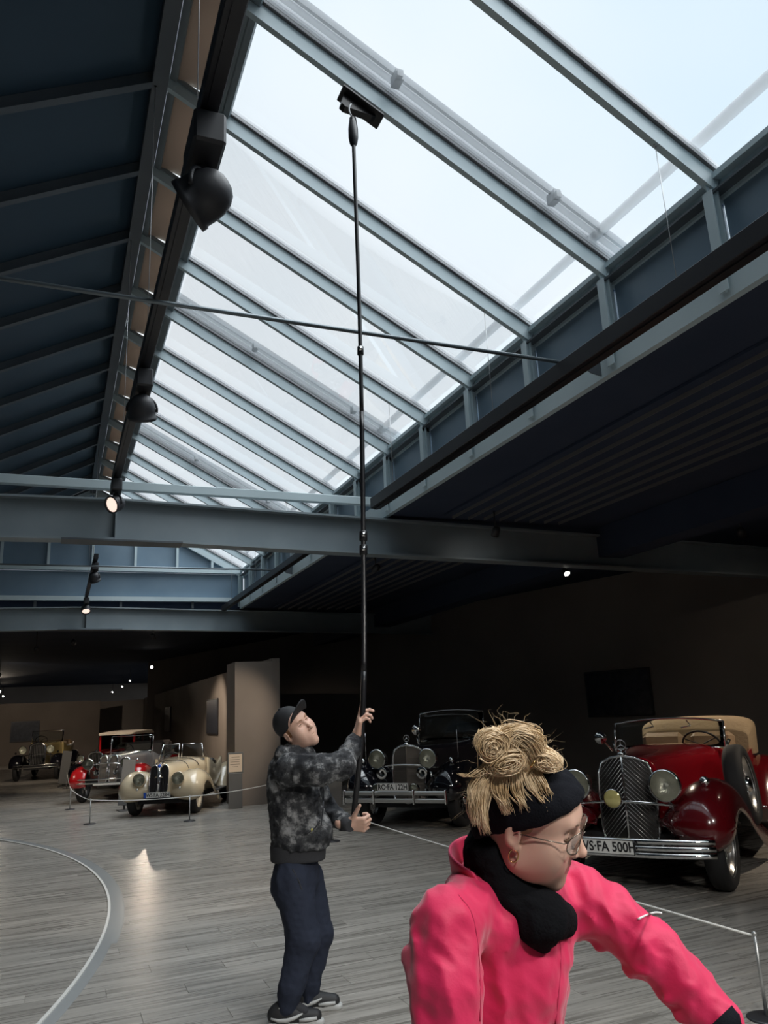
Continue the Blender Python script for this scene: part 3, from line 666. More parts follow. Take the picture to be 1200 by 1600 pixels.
# ---- large black and red cabriolets
def grand_cabriolet(kind):
    red = kind == 'red'
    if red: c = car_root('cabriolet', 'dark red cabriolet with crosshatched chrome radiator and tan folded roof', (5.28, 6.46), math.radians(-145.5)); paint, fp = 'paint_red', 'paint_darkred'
    else: c = car_root('cabriolet', 'black cabriolet with round chrome headlamps and a wide twin-blade bumper', (5.18, 11.40), math.radians(-138.5)); paint = fp = 'paint_black'
    wm = wheel_meshes(.39, .18, 'wire')
    for x, y in ((.74, 0), (-.74, 0), (.74, -3.2), (-.74, -3.2)): put_wheel(wm, c, x, y, .39, 'brushed' if red else 'rim_dark')
    zt = 1.16 if red else 1.17
    loft_arch([(.12, .27, .50, .95, zt), (-.3, .30, .48, .96, zt), (-.9, .40, .46, .98, zt + .005), (-1.55, .54, .44, 1.0, zt + .03), (-1.8, .60, .44, 1.0, zt + .02)], e=.62).build('hood', paint, c)
    tub([(-1.78, .61, .42, 1.10), (-2.1, .66, .42, 1.02), (-2.6, .68, .42, 1.00), (-3.1, .68, .42, 1.04)]).build('body', paint, c)
    loft_arch([(-3.05, .68, .42, .85, 1.06), (-3.5, .64, .44, .82, 1.02), (-4.0, .54, .46, .70, .88), (-4.4, .36, .48, .58, .66)]).build('tail', paint, c)
    MB().box((0, -1.9, .38), (1.2, 4.2, .20)).build('chassis', 'underbody', c)
    for s_ in (-1, 1):
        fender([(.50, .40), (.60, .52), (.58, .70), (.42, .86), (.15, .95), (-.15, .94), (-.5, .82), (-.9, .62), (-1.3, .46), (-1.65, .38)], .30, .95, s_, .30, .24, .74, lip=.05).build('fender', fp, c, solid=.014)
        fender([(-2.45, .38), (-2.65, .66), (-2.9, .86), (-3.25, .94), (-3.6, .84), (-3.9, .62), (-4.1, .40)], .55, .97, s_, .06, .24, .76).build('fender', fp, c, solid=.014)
        MB().box((s_ * .80, -2.05, .37), (.30, .95, .035), ch=.012).build('running_board', 'leather_dark', c)
        headlamp(c, (s_ * .42, .42, .935 if red else 1.0), .14, .24, shell='chrome' if red else 'chrome')
        MB().tube([(s_ * .42, .34, .82), (s_ * .42, .30, .68), (s_ * .44, .10, .60)], .02, 8).build('lamp_bracket', 'chrome', c)
        hn = (s_ * .30, .46, .60) if not red else (s_ * .36, .42, .64)
        if not red:
            headlamp(c, (s_ * .30, .70, .60), .075, .10, name='fog_lamp', lens='lens_glass')
            MB().lathe([(.02, -.16), (.025, -.05), (.05, .02), (.085, .05), (.085, .06), (.03, .03)], (s_ * .33, .42, .80), (0, 1, 0), 20).build('horn', 'chrome', c)
            MB().tube([(s_ * .78, .10, .98), (s_ * .78, .10, 1.38)], .005, 6).build('marker_wand', 'chrome', c)
        else:
            hm = MB(); hm.lathe([(.015, -.30), (.018, -.12), (.03, -.04), (.07, .02), (.075, .03)], (s_ * .50, .46, .66), (0, 1, -.1), 20); hm.build('horn', 'chrome', c)
            # spare wheel standing in the front fender
            if s_ < 0: put_wheel(wm, c, s_ * .86, -.86, .82, 'brushed', 0, -s_ * .10)
        MB().lathe([(0, -.05), (.035, -.03), (.045, 0), (.04, .015), (0, .025)], (s_ * .74, .30, .96), (0, 1, 0), 16).build('marker_lamp', 'chrome', c)
        MB().tube([(s_ * .60, -1.62, 1.10), (s_ * .66, -1.68, 1.22)], .02, 8).build('mirror_arm', 'chrome', c)
    # radiator: chrome shell, dark core, diagonal bars
    prof = [(.265, .50), (.272, .80), (.262, 1.02), (.22, 1.12), (.12, 1.165), (0, 1.185)]
    out = [(x, z) for x, z in prof] + [(-x, z) for x, z in prof[:-1][::-1]] + [(-.24, .40), (0, .36), (.24, .40)]
    def ry(x, z): return .30 - .30 * abs(x) - .05 * (z - .4)
    sh = MB(); sh.tube([(x, ry(x, z), z) for x, z in out], .013 if red else .020, 8, closed=True); rad = sh.build('radiator_shell', 'chrome' if red else 'chrome', c)
    n_ = len(out); cen = [(0, ry(0, z), z) for z in (.37, 1.18)]
    core = MB(); right = [(x, z) for x, z in out if x >= 0]; right = [(0, .36)] + [(.24, .40)] + prof
    for s_ in (-1, 1):
        P = [(s_ * x, ry(x, z) - .012, z) for x, z in right]; core.add(P, [tuple(range(len(P))) if s_ < 0 else tuple(range(len(P)))[::-1]])
    core.build('radiator_core', 'mesh_dark' if red else 'mesh_brown', rad, solid=.01)
    MB().tube([(0, ry(0, z) + .004, z) for z in (.37, .7, 1.0, 1.18)], .010, 8).build('radiator_spine', 'chrome' if red else 'mesh_brown', rad)
    def wlim(z): return np.interp(z, [.36, .40, .50, .80, 1.02, 1.12, 1.165, 1.185], [0, .24, .262, .27, .26, .218, .12, 0])
    if red:
        for s_ in (-1, 1):
            for k in range(27):
                z0 = .30 + k * .042; P = []
                for t in np.linspace(0, .27, 28):
                    z = z0 + .28 - t * 1.05
                    if t <= wlim(z) - .004 and .38 < z < 1.17 and t > .006: P.append((s_ * t, ry(t, z) + .004, z))
                if len(P) > 2: MB().tube([P[0], P[-1]], .0026, 5).build('radiator_bar', 'brushed', rad)
    else:
        for k in range(15):
            z = .42 + k * .048; w = wlim(z) - .01
            MB().tube([(w, ry(w, z) + .002, z), (0, ry(0, z) + .002, z), (-w, ry(w, z) + .002, z)], .0022, 4).build('radiator_bar', 'mesh_brown', rad)
    MB().lathe([(.04, 0), (.045, .02), (.03, .035), (0, .04)], (0, .235, 1.185), n=18).build('radiator_cap', 'chrome', c); star(c, (0, .235, 1.285 if red else 1.285), .048)
    tb = MB(); zb_, y_ = (.735, .32) if red else (.86, .34)
    tb.tube([(x, y_ + .08 * (1 - (x / .55) ** 2), zb_ + .05 * (1 - (x / .55) ** 2)) for x in np.linspace(-.55, .55, 15)], .013, 8); tb.build('lamp_tie_bar', 'chrome', c)
    if red:
        headlamp(c, (0.06, .46, .82), .085, .12, name='fog_lamp', lens='lens_yellow')
        bm_ = MB()
        for zc, r_ in ((.50, .026), (.445, .026), (.39, .026)): bm_.tube([(x, .74 - .12 * (abs(x) / .82) ** 3, zc) for x in np.linspace(-.82, .82, 25)], r_, 8)
        bm_.build('bumper', 'chrome', c)
        for s_ in (-1, 1): MB().tube([(s_ * .40, .70, .44), (s_ * .40, .2, .44)], .02, 8).build('bumper_bracket', 'chrome', c)
        plate(c, 'WS·FA 500H', (.08, .79, .455), .52, .125)
        windscreen(c, -1.62, .62, 1.14, 1.42, .08, .05)
        MB().lathe([(0, -.06), (.05, -.05), (.07, 0), (.072, .01), (0, .02)], (.70, -1.35, 1.28), (0, 1, 0), 18).build('search_lamp', 'chrome', c); MB().tube([(.70, -1.37, 1.28), (.64, -1.55, 1.12)], .012, 8).build('lamp_stalk', 'chrome', c)
        for x in (-.22, .20): MB().tube([(x, -1.70, 1.44), (x - .05, -1.66, 1.38), (x + .06, -1.66, 1.36)], .008, 6).build('wiper', 'chrome', c)
        top = loft_arch([(-3.0, .66, .98, 1.16, 1.28), (-3.2, .70, .96, 1.26, 1.42), (-3.6, .68, .96, 1.26, 1.42), (-3.85, .60, .98, 1.12, 1.24)], e=.6); top.build('folded_roof', 'canvas_tan', c)
        for s_ in (-1, 1): seat(c, s_ * .30, -2.35, .72, .52, 'leather_tan', .55)
        seat(c, 0, -2.95, .76, 1.15, 'leather_tan', .52)
    else:
        bm_ = MB()
        for zc in (.545, .445): bm_.box((0, .78, zc), (1.66, .03, .062), ch=.012)
        bm_.build('bumper', 'brushed', c)
        for x in (-.32, .32, -.815, .815): MB().box((x, .79, .495), (.035, .05, .20), ch=.01).build('bumper_clamp', 'chrome', c)
        for s_ in (-1, 1): MB().tube([(s_ * .40, .76, .495), (s_ * .40, .2, .46)], .022, 8).build('bumper_bracket', 'chrome', c)
        plate(c, 'RO·FA 122H', (0, .80, .635), .50, .115, blue=False)
        windscreen(c, -1.62, .60, 1.16, 1.62, .10, .05)
        MB().lathe([(0, -.06), (.06, -.05), (.085, 0), (.088, .01), (0, .02)], (.52, -1.35, 1.36), (0, 1, 0), 18).build('search_lamp', 'chrome', c); MB().tube([(.52, -1.37, 1.36), (.52, -1.5, 1.12)], .012, 8).build('lamp_stalk', 'chrome', c)
        top = loft_arch([(-3.0, .66, .98, 1.16, 1.26), (-3.2, .70, .96, 1.24, 1.40), (-3.6, .68, .96, 1.24, 1.40), (-3.85, .60, .98, 1.12, 1.22)], e=.6); top.build('folded_roof', 'leather_dark', c)
        for s_ in (-1, 1): seat(c, s_ * .30, -2.35, .72, .52, 'leather_dark', .50)
    steering(c, (-.30, -1.98, 1.15), .21)
    return c
grand_cabriolet('red'); grand_cabriolet('black')

# ---- older cars further back
def tall_car(name, label, pos, heading, paint, fpaint, style, rim='rim_dark', R=.37, scale=1.0):
    c = car_root(name, label, pos, heading); c.scale = (scale,) * 3
    wm = wheel_meshes(R, .13, 'wire'); tr, wb = .64, 2.9
    for x, y in ((tr, 0), (-tr, 0), (tr, -wb), (-tr, -wb)): put_wheel(wm, c, x, y, R, rim)
    MB().box((0, -1.5, .42), (.80, 3.5, .14)).build('chassis', 'underbody', c)
    zt = 1.20 if style != 'silver' else 1.02
    loft_arch([(.12, .25, .52, zt - .16, zt), (-.5, .30, .50, zt - .16, zt), (-1.2, .42, .48, zt - .18, zt + .02), (-1.45, .52, .48, zt - .18, zt + .02)], e=.55).build('hood', paint, c)
    out = [(.23, .48), (.245, .8), (.235, zt - .08), (.15, zt - .02), (0, zt), (-.15, zt - .02), (-.235, zt - .08), (-.245, .8), (-.23, .48), (0, .42)]
    if style == 'silver':
        rad = None
        for s_ in (-1, 1):
            sh = MB(); pts = [(s_ * (.115 + .095 * math.copysign(abs(math.cos(a)) ** .6, math.cos(a))), .30 - .18 * ((.70 + .30 * math.sin(a)) - .4), .70 + .31 * math.copysign(abs(math.sin(a)) ** .55, math.sin(a))) for a in np.linspace(0, 2 * PI, 29)[:-1]]
            sh.tube(pts, .018, 8, closed=True); rad = sh.build('radiator_shell', 'chrome', c)
            MB().add([(p[0], p[1] - .01, p[2]) for p in pts], [tuple(range(28))]).build('radiator_core', 'mesh_brown', rad, solid=.01)
        MB().box((0, .30, .40), (.62, .06, .06), ch=.015).build('front_apron', 'plate_white', c)
    else:
        sh = MB(); sh.tube([(x, .16, z) for x, z in out], .03, 8, closed=True); rad = sh.build('radiator_shell', 'chrome', c)
        MB().add([(x, .15, z) for x, z in out], [tuple(range(10))]).build('radiator_core', 'mesh_dark', rad, solid=.01)
        for k in range(9): MB().box((-.2 + .05 * k, .165, .80), (.006, .01, .66)).build('radiator_bar', 'brushed', rad)
        MB().lathe([(.035, 0), (.04, .02), (.02, .05), (0, .09)], (0, .14, zt), n=14).build('radiator_cap', 'chrome', c)
    for s_ in (-1, 1):
        fender([(.42, .42), (.44, .60), (.28, .78), (0, .84), (-.35, .78), (-.8, .58), (-1.2, .45), (-1.5, .42)] if style != 'silver' else [(.40, .34), (.46, .5), (.32, .72), (0, .80), (-.35, .74), (-.8, .55), (-1.2, .42), (-1.5, .38)], .46, .84, s_, .05, .14, .66).build('fender', fpaint, c, solid=.012)
        fender([(-2.35, .42), (-2.5, .66), (-2.9, .84), (-3.25, .72), (-3.4, .5)], .48, .84, s_, .04, .12).build('fender', fpaint, c, solid=.012)
        MB().box((s_ * .70, -1.95, .42), (.28, .9, .03)).build('running_board', 'leather_dark', c)
        headlamp(c, (s_ * .43, .32, 1.0 if style != 'silver' else .84), .125, .18)
        MB().tube([(s_ * .43, .26, .90), (s_ * .43, .22, .62)], .018, 8).build('lamp_bracket', 'chrome', c)
        MB().lathe([(0, -.04), (.03, -.02), (.036, 0), (0, .02)], (s_ * .66, .25, .90), (0, 1, 0), 12).build('marker_lamp', 'chrome', c)
        MB().lathe([(.02, -.2), (.025, -.05), (.06, .03), (.065, .04)], (s_ * .22, .34, .66), (0, 1, 0), 14).build('horn', 'chrome', c)
    MB().tube([(-.52, .28, .80), (0, .33, .86), (.52, .28, .80)], .014, 8).build('lamp_tie_bar', 'chrome', c)
    bm_ = MB()
    for zc in (.52, .44): bm_.tube([(x, .52 - .1 * (x / .7) ** 2, zc) for x in np.linspace(-.7, .7, 11)], .018, 6)
    bm_.build('bumper', 'chrome', c)
    if style == 'saloon':
        loft_arch([(-1.45, .60, .48, 1.15, 1.22), (-1.6, .66, .48, 1.15, 1.20), (-2.6, .70, .48, 1.15, 1.20), (-3.4, .62, .48, 1.10, 1.16)], e=.4).build('body', paint, c)
        for s_ in (-1, 1):
            for y in (-1.50, -2.25, -3.0): MB().box((s_ * .62, y, 1.45), (.05, .07, .60)).build('cabin_pillar', 'bright_red' if y > -2 else paint, c)
            MB().box((s_ * .62, -2.3, 1.45), (.01, 1.6, .5)).build('cabin_glass', 'car_glass', c)
        MB().box((0, -3.3, 1.42), (1.2, .05, .62)).build('rear_panel', paint, c)
        MB().box((0, -1.48, 1.45), (1.16, .01, .5)).build('cabin_glass', 'car_glass', c)
        loft_arch([(-1.30, .60, 1.70, 1.72, 1.76), (-1.5, .68, 1.70, 1.74, 1.80), (-2.4, .70, 1.70, 1.76, 1.84), (-3.2, .66, 1.70, 1.74, 1.80), (-3.45, .52, 1.66, 1.68, 1.70)], e=.5).build('roof', 'canvas_pale', c)
        seat(c, 0, -2.3, .85, 1.1, 'leather_dark')
    else:
        tub([(-1.43, .54, .48, zt - .02), (-1.8, .62, .48, zt - .12), (-2.5, .66, .48, zt - .12), (-3.3, .60, .50, zt - .06), (-3.5, .50, .52, zt - .08)]).build('body', paint, c)
        MB().box((0, -3.48, .80), (.96, .06, .55), ch=.02).build('tail_panel', paint, c)
        windscreen(c, -1.46, .52, zt, zt + .38, .05, .0, mid=False)
        for y in (-2.3, -3.0): seat(c, 0, y, .72, 1.05, 'leather_dark' if style == 'silver' else 'leather_tan', .5)
        steering(c, (.26, -1.78, zt + .06), .2)
    return c
tall_car('roadster', 'silver grey open tourer with bright red fenders beside the cream roadster', (1.28, 19.75), math.radians(-112), 'paint_silver', 'bright_red', 'silver', R=.34)
tall_car('saloon', 'tall red and black saloon with a pale roof behind the silver tourer', (1.15, 23.6), math.radians(-118), 'paint_darkred', 'paint_black', 'saloon', scale=.82)
tall_car('tourer', 'pale yellow open tourer with black fenders and upright windscreen', (-.45, 29.6), math.radians(-100), 'paint_yellow', 'paint_black', 'tourer', R=.40)
tall_car('tourer', 'dark vintage car with black fenders cut off by the picture edge', (-2.75, 26.0), math.radians(-95), 'paint_black', 'paint_black', 'tourer', R=.40)
# ------------------------------------------------------------------ rope barriers
mat('post_steel', (.52, .53, .52), .3, metal=.7); mat('rope_white', (.75, .74, .70), .7); mat('base_dark', (.05, .05, .055), .4, metal=.5)
PH = .42
def barrier_post(x, y, label):
    o = empty('barrier_post', (x, y, 0)); tag(o, label, 'barrier post', 'low rope barrier posts')
    MB().lathe([(.105, 0), (.105, .008), (.09, .014), (.03, .018), (0, .018)], n=28).build('base', 'base_dark', o)
    MB().tube([(0, 0, .012), (0, 0, PH)], .010, 12).build('pole', 'post_steel', o)
    MB().lathe([(.010, -.01), (.014, -.004), (.014, .008), (0, .014)], (0, 0, PH), n=14).build('cap', 'post_steel', o); return o
LP = [((.40, 24.8), 'farthest low barrier post in the aisle by the vintage cars'), ((.394, 18.59), 'low barrier post in front of the silver tourer front wheel'), ((.673, 15.59), 'low barrier post at the corner left of the cream roadster'),
      ((2.276, 14.65), 'low barrier post right in front of the cream roadster'), ((4.11, 15.9), 'low barrier post beside the brown pillar')]
RP = [((3.63, 10.84), 'low barrier post behind the man near the black cabriolet'), ((3.656, 3.60), 'nearest low barrier post at the lower edge of the picture')]
for (p, l) in LP + RP: barrier_post(*p, l)
def rope(pts, label, sag=.03):
    P = []
    for a, b in zip(pts[:-1], pts[1:]):
        a, b = V(*a, PH - .012), V(*b, PH - .012)
        for t in np.linspace(0, 1, 12)[:-1]: q = a + (b - a) * t; q[2] -= 4 * sag * t * (1 - t); P.append(q)
    P.append(V(*pts[-1], PH - .012)); o = MB().tube(P, .007, 8).build('barrier_rope', 'rope_white'); tag(o, label, 'rope', 'barrier ropes'); return o
rope([p for p, _ in LP], 'white cord strung along the low posts before the cream roadster')
rope([p for p, _ in RP], 'white cord strung across the floor behind the woman in pink', .02)
# ------------------------------------------------------------------ information stands
mat('stand_grey', (.10, .098, .095), .5); mat('board_paper', (.62, .50, .38), .6); mat('board_ink', (.10, .08, .07), .6)
def info_plinth(x, y, rz, label):
    o = empty('information_stand', (x, y, 0), rz); tag(o, label, 'info stand', 'information stands')
    MB().box((0, 0, .33), (.27, .16, .66), ch=.006).build('plinth', 'stand_grey', o)
    b = MB().box((0, -.05, .85), (.31, .03, .40), ch=.005).build('frame', 'stand_grey', o)
    MB().box((0, -.068, .85), (.255, .006, .335)).build('sheet', 'board_paper', b)
    for i, w in enumerate((.16, .19, .18, .19, .12)): MB().box((-.01 if i else 0, -.0725, .96 - i * .045), (w, .002, .008)).build('text_line', 'board_ink', b)
info_plinth(3.36, 15.95, math.radians(-12), 'grey plinth with a pale framed text board beside the brown pillar')
def leaning(x, y, rz, h, label):
    o = empty('information_stand', (x, y, 0), rz); tag(o, label, 'info stand', 'information stands')
    MB().box((0, 0, .01), (.26, .30, .02), ch=.004).build('base', 'stand_grey', o)
    MB().bar((0, .02, .02), (.0, .10, h * .8), .05, .03).build('post', 'stand_grey', o)
    MB().bar((-.02, -.06, .10), (.10, .12, h), .26, .02, up=(0, -1, .2), ch=.004).build('panel', 'stand_grey', o)
leaning(1.40, 17.4, math.radians(8), .98, 'slanted narrow grey text panel between the cream roadster and silver tourer')
leaning(4.60, 13.6, math.radians(5), .72, 'slanted grey text panel between the man and the black cabriolet')
leaning(.32, 25.4, math.radians(8), 1.0, 'slanted grey text panel in front of the yellow tourer')
# ------------------------------------------------------------------ dark pictures on the walls
mat('frame_dark', (.02, .02, .024), .35); mat('picture_dark', (.020, .024, .036), .25, var=(6, (.035, .042, .06)))
def picture(c, w, h, nrm, label):
    n_ = unit(V(*nrm)); X = np.cross(V(0, 0, 1), n_); rot = np.array([X, n_, V(0, 0, 1)]).T
    o = empty('wall_picture', c); tag(o, label, 'picture', 'dark pictures on the walls'); 
    MB().box((0, 0, 0), (w, .04, h), rot, ch=.006).build('frame', 'frame_dark', o); MB().box(n_ * .022, (w - .08, .008, h - .08), rot).build('canvas', 'picture_dark', o)
picture((4.335, 23.9, 1.78), 1.75, 1.02, (-1, 0, 0), 'dark picture hanging on the brown partition wall near the pillar')
picture((4.335, 34.0, 1.78), 1.75, 1.0, (-1, 0, 0), 'dark picture farther along the brown partition wall')
wr = unit(V(11.2, -35.6, 0)); wn_r = V(wr[1], -wr[0], 0)
picture(V(12.12, 14.82, 1.85) + wn_r * .14, 1.75, 1.05, wn_r, 'large dark picture on the wall above the red cabriolet')
picture((-1.32, 42.87, 1.55), 1.3, .98, (0, -1, 0), 'dark picture on the far wall behind the yellow tourer')
# ------------------------------------------------------------------ soft-body modelling: blended solids turned into one surface
def cone_(a, b, ra, rb, k=.02, op='+'): return dict(t='cone', a=np.asarray(a, float), b=np.asarray(b, float), ra=ra, rb=rb, k=k, op=op)
def ell_(c, r, R=None, k=.02, op='+'): return dict(t='ell', c=np.asarray(c, float), r=np.asarray(r, float), R=np.eye(3) if R is None else np.asarray(R, float), k=k, op=op)
def cut_(p, n, k=.004): return dict(t='cut', p=np.asarray(p, float), n=unit(n), k=k, op='-')
def prim_d(q, P):
    if q['t'] == 'cone':
        ba = q['b'] - q['a']; L2 = np.dot(ba, ba) + 1e-12
        pa = P - q['a']; h = np.clip((pa @ ba) / L2, 0, 1)
        return np.sqrt(((pa - h[..., None] * ba) ** 2).sum(-1)) - (q['ra'] + (q['rb'] - q['ra']) * h)
    if q['t'] == 'ell':
        x = (P - q['c']) @ q['R']; k0 = np.sqrt(((x / q['r']) ** 2).sum(-1)); k1 = np.sqrt(((x / q['r'] ** 2) ** 2).sum(-1)) + 1e-9
        return k0 * (k0 - 1) / k1
    return -((P - q['p']) @ q['n'])
def prim_box(q):
    if q['t'] == 'cone':
        r = max(q['ra'], q['rb']); return np.minimum(q['a'], q['b']) - r, np.maximum(q['a'], q['b']) + r
    e = np.sqrt(((q['R'] * q['r']) ** 2).sum(1)); return q['c'] - e, q['c'] + e
def blend(F, d, q):
    k = q['k']
    if q['op'] == '+':
        h = np.clip(.5 + .5 * (F - d) / k, 0, 1); return F * (1 - h) + d * h - k * h * (1 - h)
    h = np.clip(.5 - .5 * (F + d) / k, 0, 1); return F * (1 - h) - d * h + k * h * (1 - h)
def field(prims, P, disp=None):
    F = np.full(P.shape[:-1], 10.0)
    for q in prims: F = blend(F, prim_d(q, P), q)
    if disp is not None: F = F + disp(P)
    return F
def soft_mesh(prims, h, disp=None, pad=.012):
    bx = [prim_box(q) for q in prims if q['op'] == '+']
    lo = np.min([b[0] for b in bx], 0) - pad - 2 * h; hi = np.max([b[1] for b in bx], 0) + pad + 2 * h
    n = np.ceil((hi - lo) / h).astype(int) + 1
    ax = [lo[i] + h * np.arange(n[i]) for i in range(3)]
    F = np.full(n, 10.0, np.float32)
    for q in prims:
        if q['t'] == 'cut': i0, i1 = np.zeros(3, int), n
        else:
            b0, b1 = prim_box(q); m = q['k'] + pad + 2 * h
            i0 = np.clip(((b0 - m - lo) / h).astype(int), 0, n); i1 = np.clip(((b1 + m - lo) / h).astype(int) + 2, 0, n)
        s = tuple(slice(i0[i], i1[i]) for i in range(3))
        G = np.stack(np.meshgrid(*[ax[i][s[i]] for i in range(3)], indexing='ij'), -1)
        if G.size == 0: continue
        F[s] = blend(F[s], prim_d(q, G), q)
    if disp is not None:
        nb = np.abs(F) < .06
        ii = np.argwhere(nb); F[nb] += disp(lo + h * ii)
    # surface nets
    S = F < 0; nx, ny, nz = n
    acc = np.zeros((nx - 1, ny - 1, nz - 1, 3), np.float32); cnt = np.zeros((nx - 1, ny - 1, nz - 1), np.float32)
    for axis in range(3):
        others = [a for a in range(3) if a != axis]
        for o1 in (0, 1):
            for o2 in (0, 1):
                off = [0, 0, 0]; off[others[0]] = o1; off[others[1]] = o2
                s0 = tuple(slice(off[a], off[a] + n[a] - 1) for a in range(3)); off2 = list(off); off2[axis] += 1
                s1 = tuple(slice(off2[a], off2[a] + n[a] - 1) for a in range(3))
                f0, f1 = F[s0], F[s1]; c = (S[s0] != S[s1])
                t = np.where(c, f0 / np.where(f0 == f1, 1, f0 - f1), 0)
                for a in range(3):
                    acc[..., a] += np.where(c, (t if a == axis else off[a]), 0)
                cnt += c
    act = cnt > 0; idx = np.full(act.shape, -1, int); cells = np.argwhere(act); idx[act] = np.arange(len(cells))
    Vv = lo + h * (cells + acc[act] / cnt[act][:, None])
    faces = []
    for axis in range(3):
        a1, a2 = (axis + 1) % 3, (axis + 2) % 3
        s0 = [slice(1, n[a] - 1) for a in range(3)]; s0[axis] = slice(0, n[axis] - 1); s1 = list(s0); s1[axis] = slice(1, n[axis])
        A, B = S[tuple(s0)], S[tuple(s1)]; E = np.argwhere(A != B); inside = A[A != B]
        base = E.copy(); base[:, a1] += 1; base[:, a2] += 1
        def cell(d1, d2):
            c = base.copy(); c[:, a1] -= d1; c[:, a2] -= d2; return idx[c[:, 0], c[:, 1], c[:, 2]]
        q = np.stack([cell(0, 0), cell(1, 0), cell(1, 1), cell(0, 1)], 1)
        q = np.where(inside[:, None], q, q[:, ::-1]); faces.append(q)
    return Vv, np.vstack(faces)
def fast_mesh(name, Vv, Q):
    me = bpy.data.meshes.new(name); me.vertices.add(len(Vv)); me.vertices.foreach_set('co', np.asarray(Vv, np.float32).ravel())
    me.loops.add(Q.size); me.loops.foreach_set('vertex_index', Q.ravel().astype(np.int32))
    me.polygons.add(len(Q)); me.polygons.foreach_set('loop_start', (np.arange(len(Q)) * 4).astype(np.int32)); me.polygons.foreach_set('loop_total', np.full(len(Q), 4, np.int32))
    me.polygons.foreach_set('use_smooth', np.ones(len(Q), bool)); me.update(calc_edges=True); me.validate(); return me
# everything on a figure is laid out in metres along the lens axes (right, up, back), then turned into the hall
def C(px, py, d): return V((px - 600) * d / F_PX, -(py - 800) * d / F_PX, -d)
def to_world(P): P = np.asarray(P, float); return (P * V(1, 1, -1)) @ RW.T + V(0, 0, CAM_H)
def figure_part(name, parts, mats, parent, region=None, smooth_it=2):
    """parts: list of (prims, h, disp); joined into one mesh"""
    VV, QQ, o = [], [], 0
    for (pr, h, dp) in parts:
        v, q = soft_mesh(pr, h, dp)
        for _ in range(smooth_it):       # light relaxing to remove stair steps
            e = np.vstack([q[:, [0, 1]], q[:, [1, 2]], q[:, [2, 3]], q[:, [3, 0]]]); s = np.zeros_like(v); c = np.zeros(len(v))
            np.add.at(s, e[:, 0], v[e[:, 1]]); np.add.at(c, e[:, 0], 1); v = v * .5 + .5 * s / np.maximum(c, 1)[:, None]
        VV.append(v); QQ.append(q + o); o += len(v)
    v = np.vstack(VV); q = np.vstack(QQ)
    w = to_world(v) - np.array(parent_loc(parent))
    me = fast_mesh(name, w, q)
    if isinstance(mats, str): mats = [mats]
    for m in mats: me.materials.append(M[m])
    if region is not None:
        cen = v[q].mean(1); me.polygons.foreach_set('material_index', region(cen).astype(np.int32))
    return link(name, me, None, parent)
def parent_loc(p):
    l = V(0, 0, 0)
    while p is not None: l = l + np.array(p.location); p = p.parent
    return l
def fig_tube(name, pts, r, m, parent, n=6, closed=False, build=True, flat=1.0):
    L_ = np.array(parent_loc(parent)); mb = MB(); mb.tube([to_world(p) - L_ for p in pts], r, n, closed=closed, flat=flat); return mb.build(name, m, parent)
def surf_hit(prims, px, py, d0, d1, disp=None, out=0.0):
    """first point of a solid along the sight line between two depths"""
    ds = np.linspace(d0, d1, 400); P = np.array([C(px, py, d) for d in ds]); f = field(prims, P, disp); i = np.argmax(f < out); return P[i] if f[i] < out else P[len(P) // 2]
def waves(scale, amp, seed, stretch=(1, 1, 1)):
    r = np.random.RandomState(seed); K = r.randn(5, 3); K /= np.linalg.norm(K, axis=1)[:, None]; K = K * np.asarray(stretch) * (2 * PI / scale) * (.7 + .8 * r.rand(5, 1)); ph = r.rand(5) * 6.28
    def f(P):
        w = .9 * np.sin(P @ K[3] * .6 + ph[3]); s = 0
        for i in range(3): s = s + np.sin(P @ K[i] + ph[i] + w * (1 + i * .4))
        return amp * (1 - np.abs(s) / 1.5)
    return f
def hand(W, f, s, n, curls, S=1.0, thumb=(.55, .65, .35), spread=.12, tcurl=.4):
    """wrist W, finger direction f, thumb side s, palm side n; curls: bend per joint for index..little"""
    f, s, n = unit(f), unit(s), unit(n); pr = []
    pr.append(cone_(W - f * .05 * S, W + f * .01 * S, .027 * S, .027 * S, .01))
    for i in range(4):
        off = (.030 - .0205 * i) * S; K = W + f * (.088 - .004 * abs(i - 1)) * S + s * off
        pr.append(cone_(W + f * .012 * S + s * off * .7, K, .0155 * S, .0115 * S, .014))
        d = unit(f + s * spread * (1.5 - i) * .5); p = K; lens = np.array([.044, .026, .021]) * (.93, 1.0, .95, .78)[i] * S; a = 0; r = .0098 * S * (1, 1.02, .98, .86)[i]
        for j in range(3):
            a += curls[i][j]; q = p + (d * math.cos(a) + n * math.sin(a)) * lens[j]; pr.append(cone_(p, q, r, r * .93, .004)); p = q; r *= .93
    t0 = W + f * .022 * S + s * .020 * S; d = unit(f * thumb[0] + s * thumb[1] + n * thumb[2]); t1 = t0 + d * .042 * S; d2 = unit(d * math.cos(tcurl) + (f * .8 + n * .4) * math.sin(tcurl)); t2 = t1 + d2 * .034 * S; t3 = t2 + d2 * .026 * S
    pr += [cone_(t0, t1, .016 * S, .0125 * S, .010), cone_(t1, t2, .0118 * S, .0105 * S, .004), cone_(t2, t3, .0105 * S, .0088 * S, .004)]
    return pr
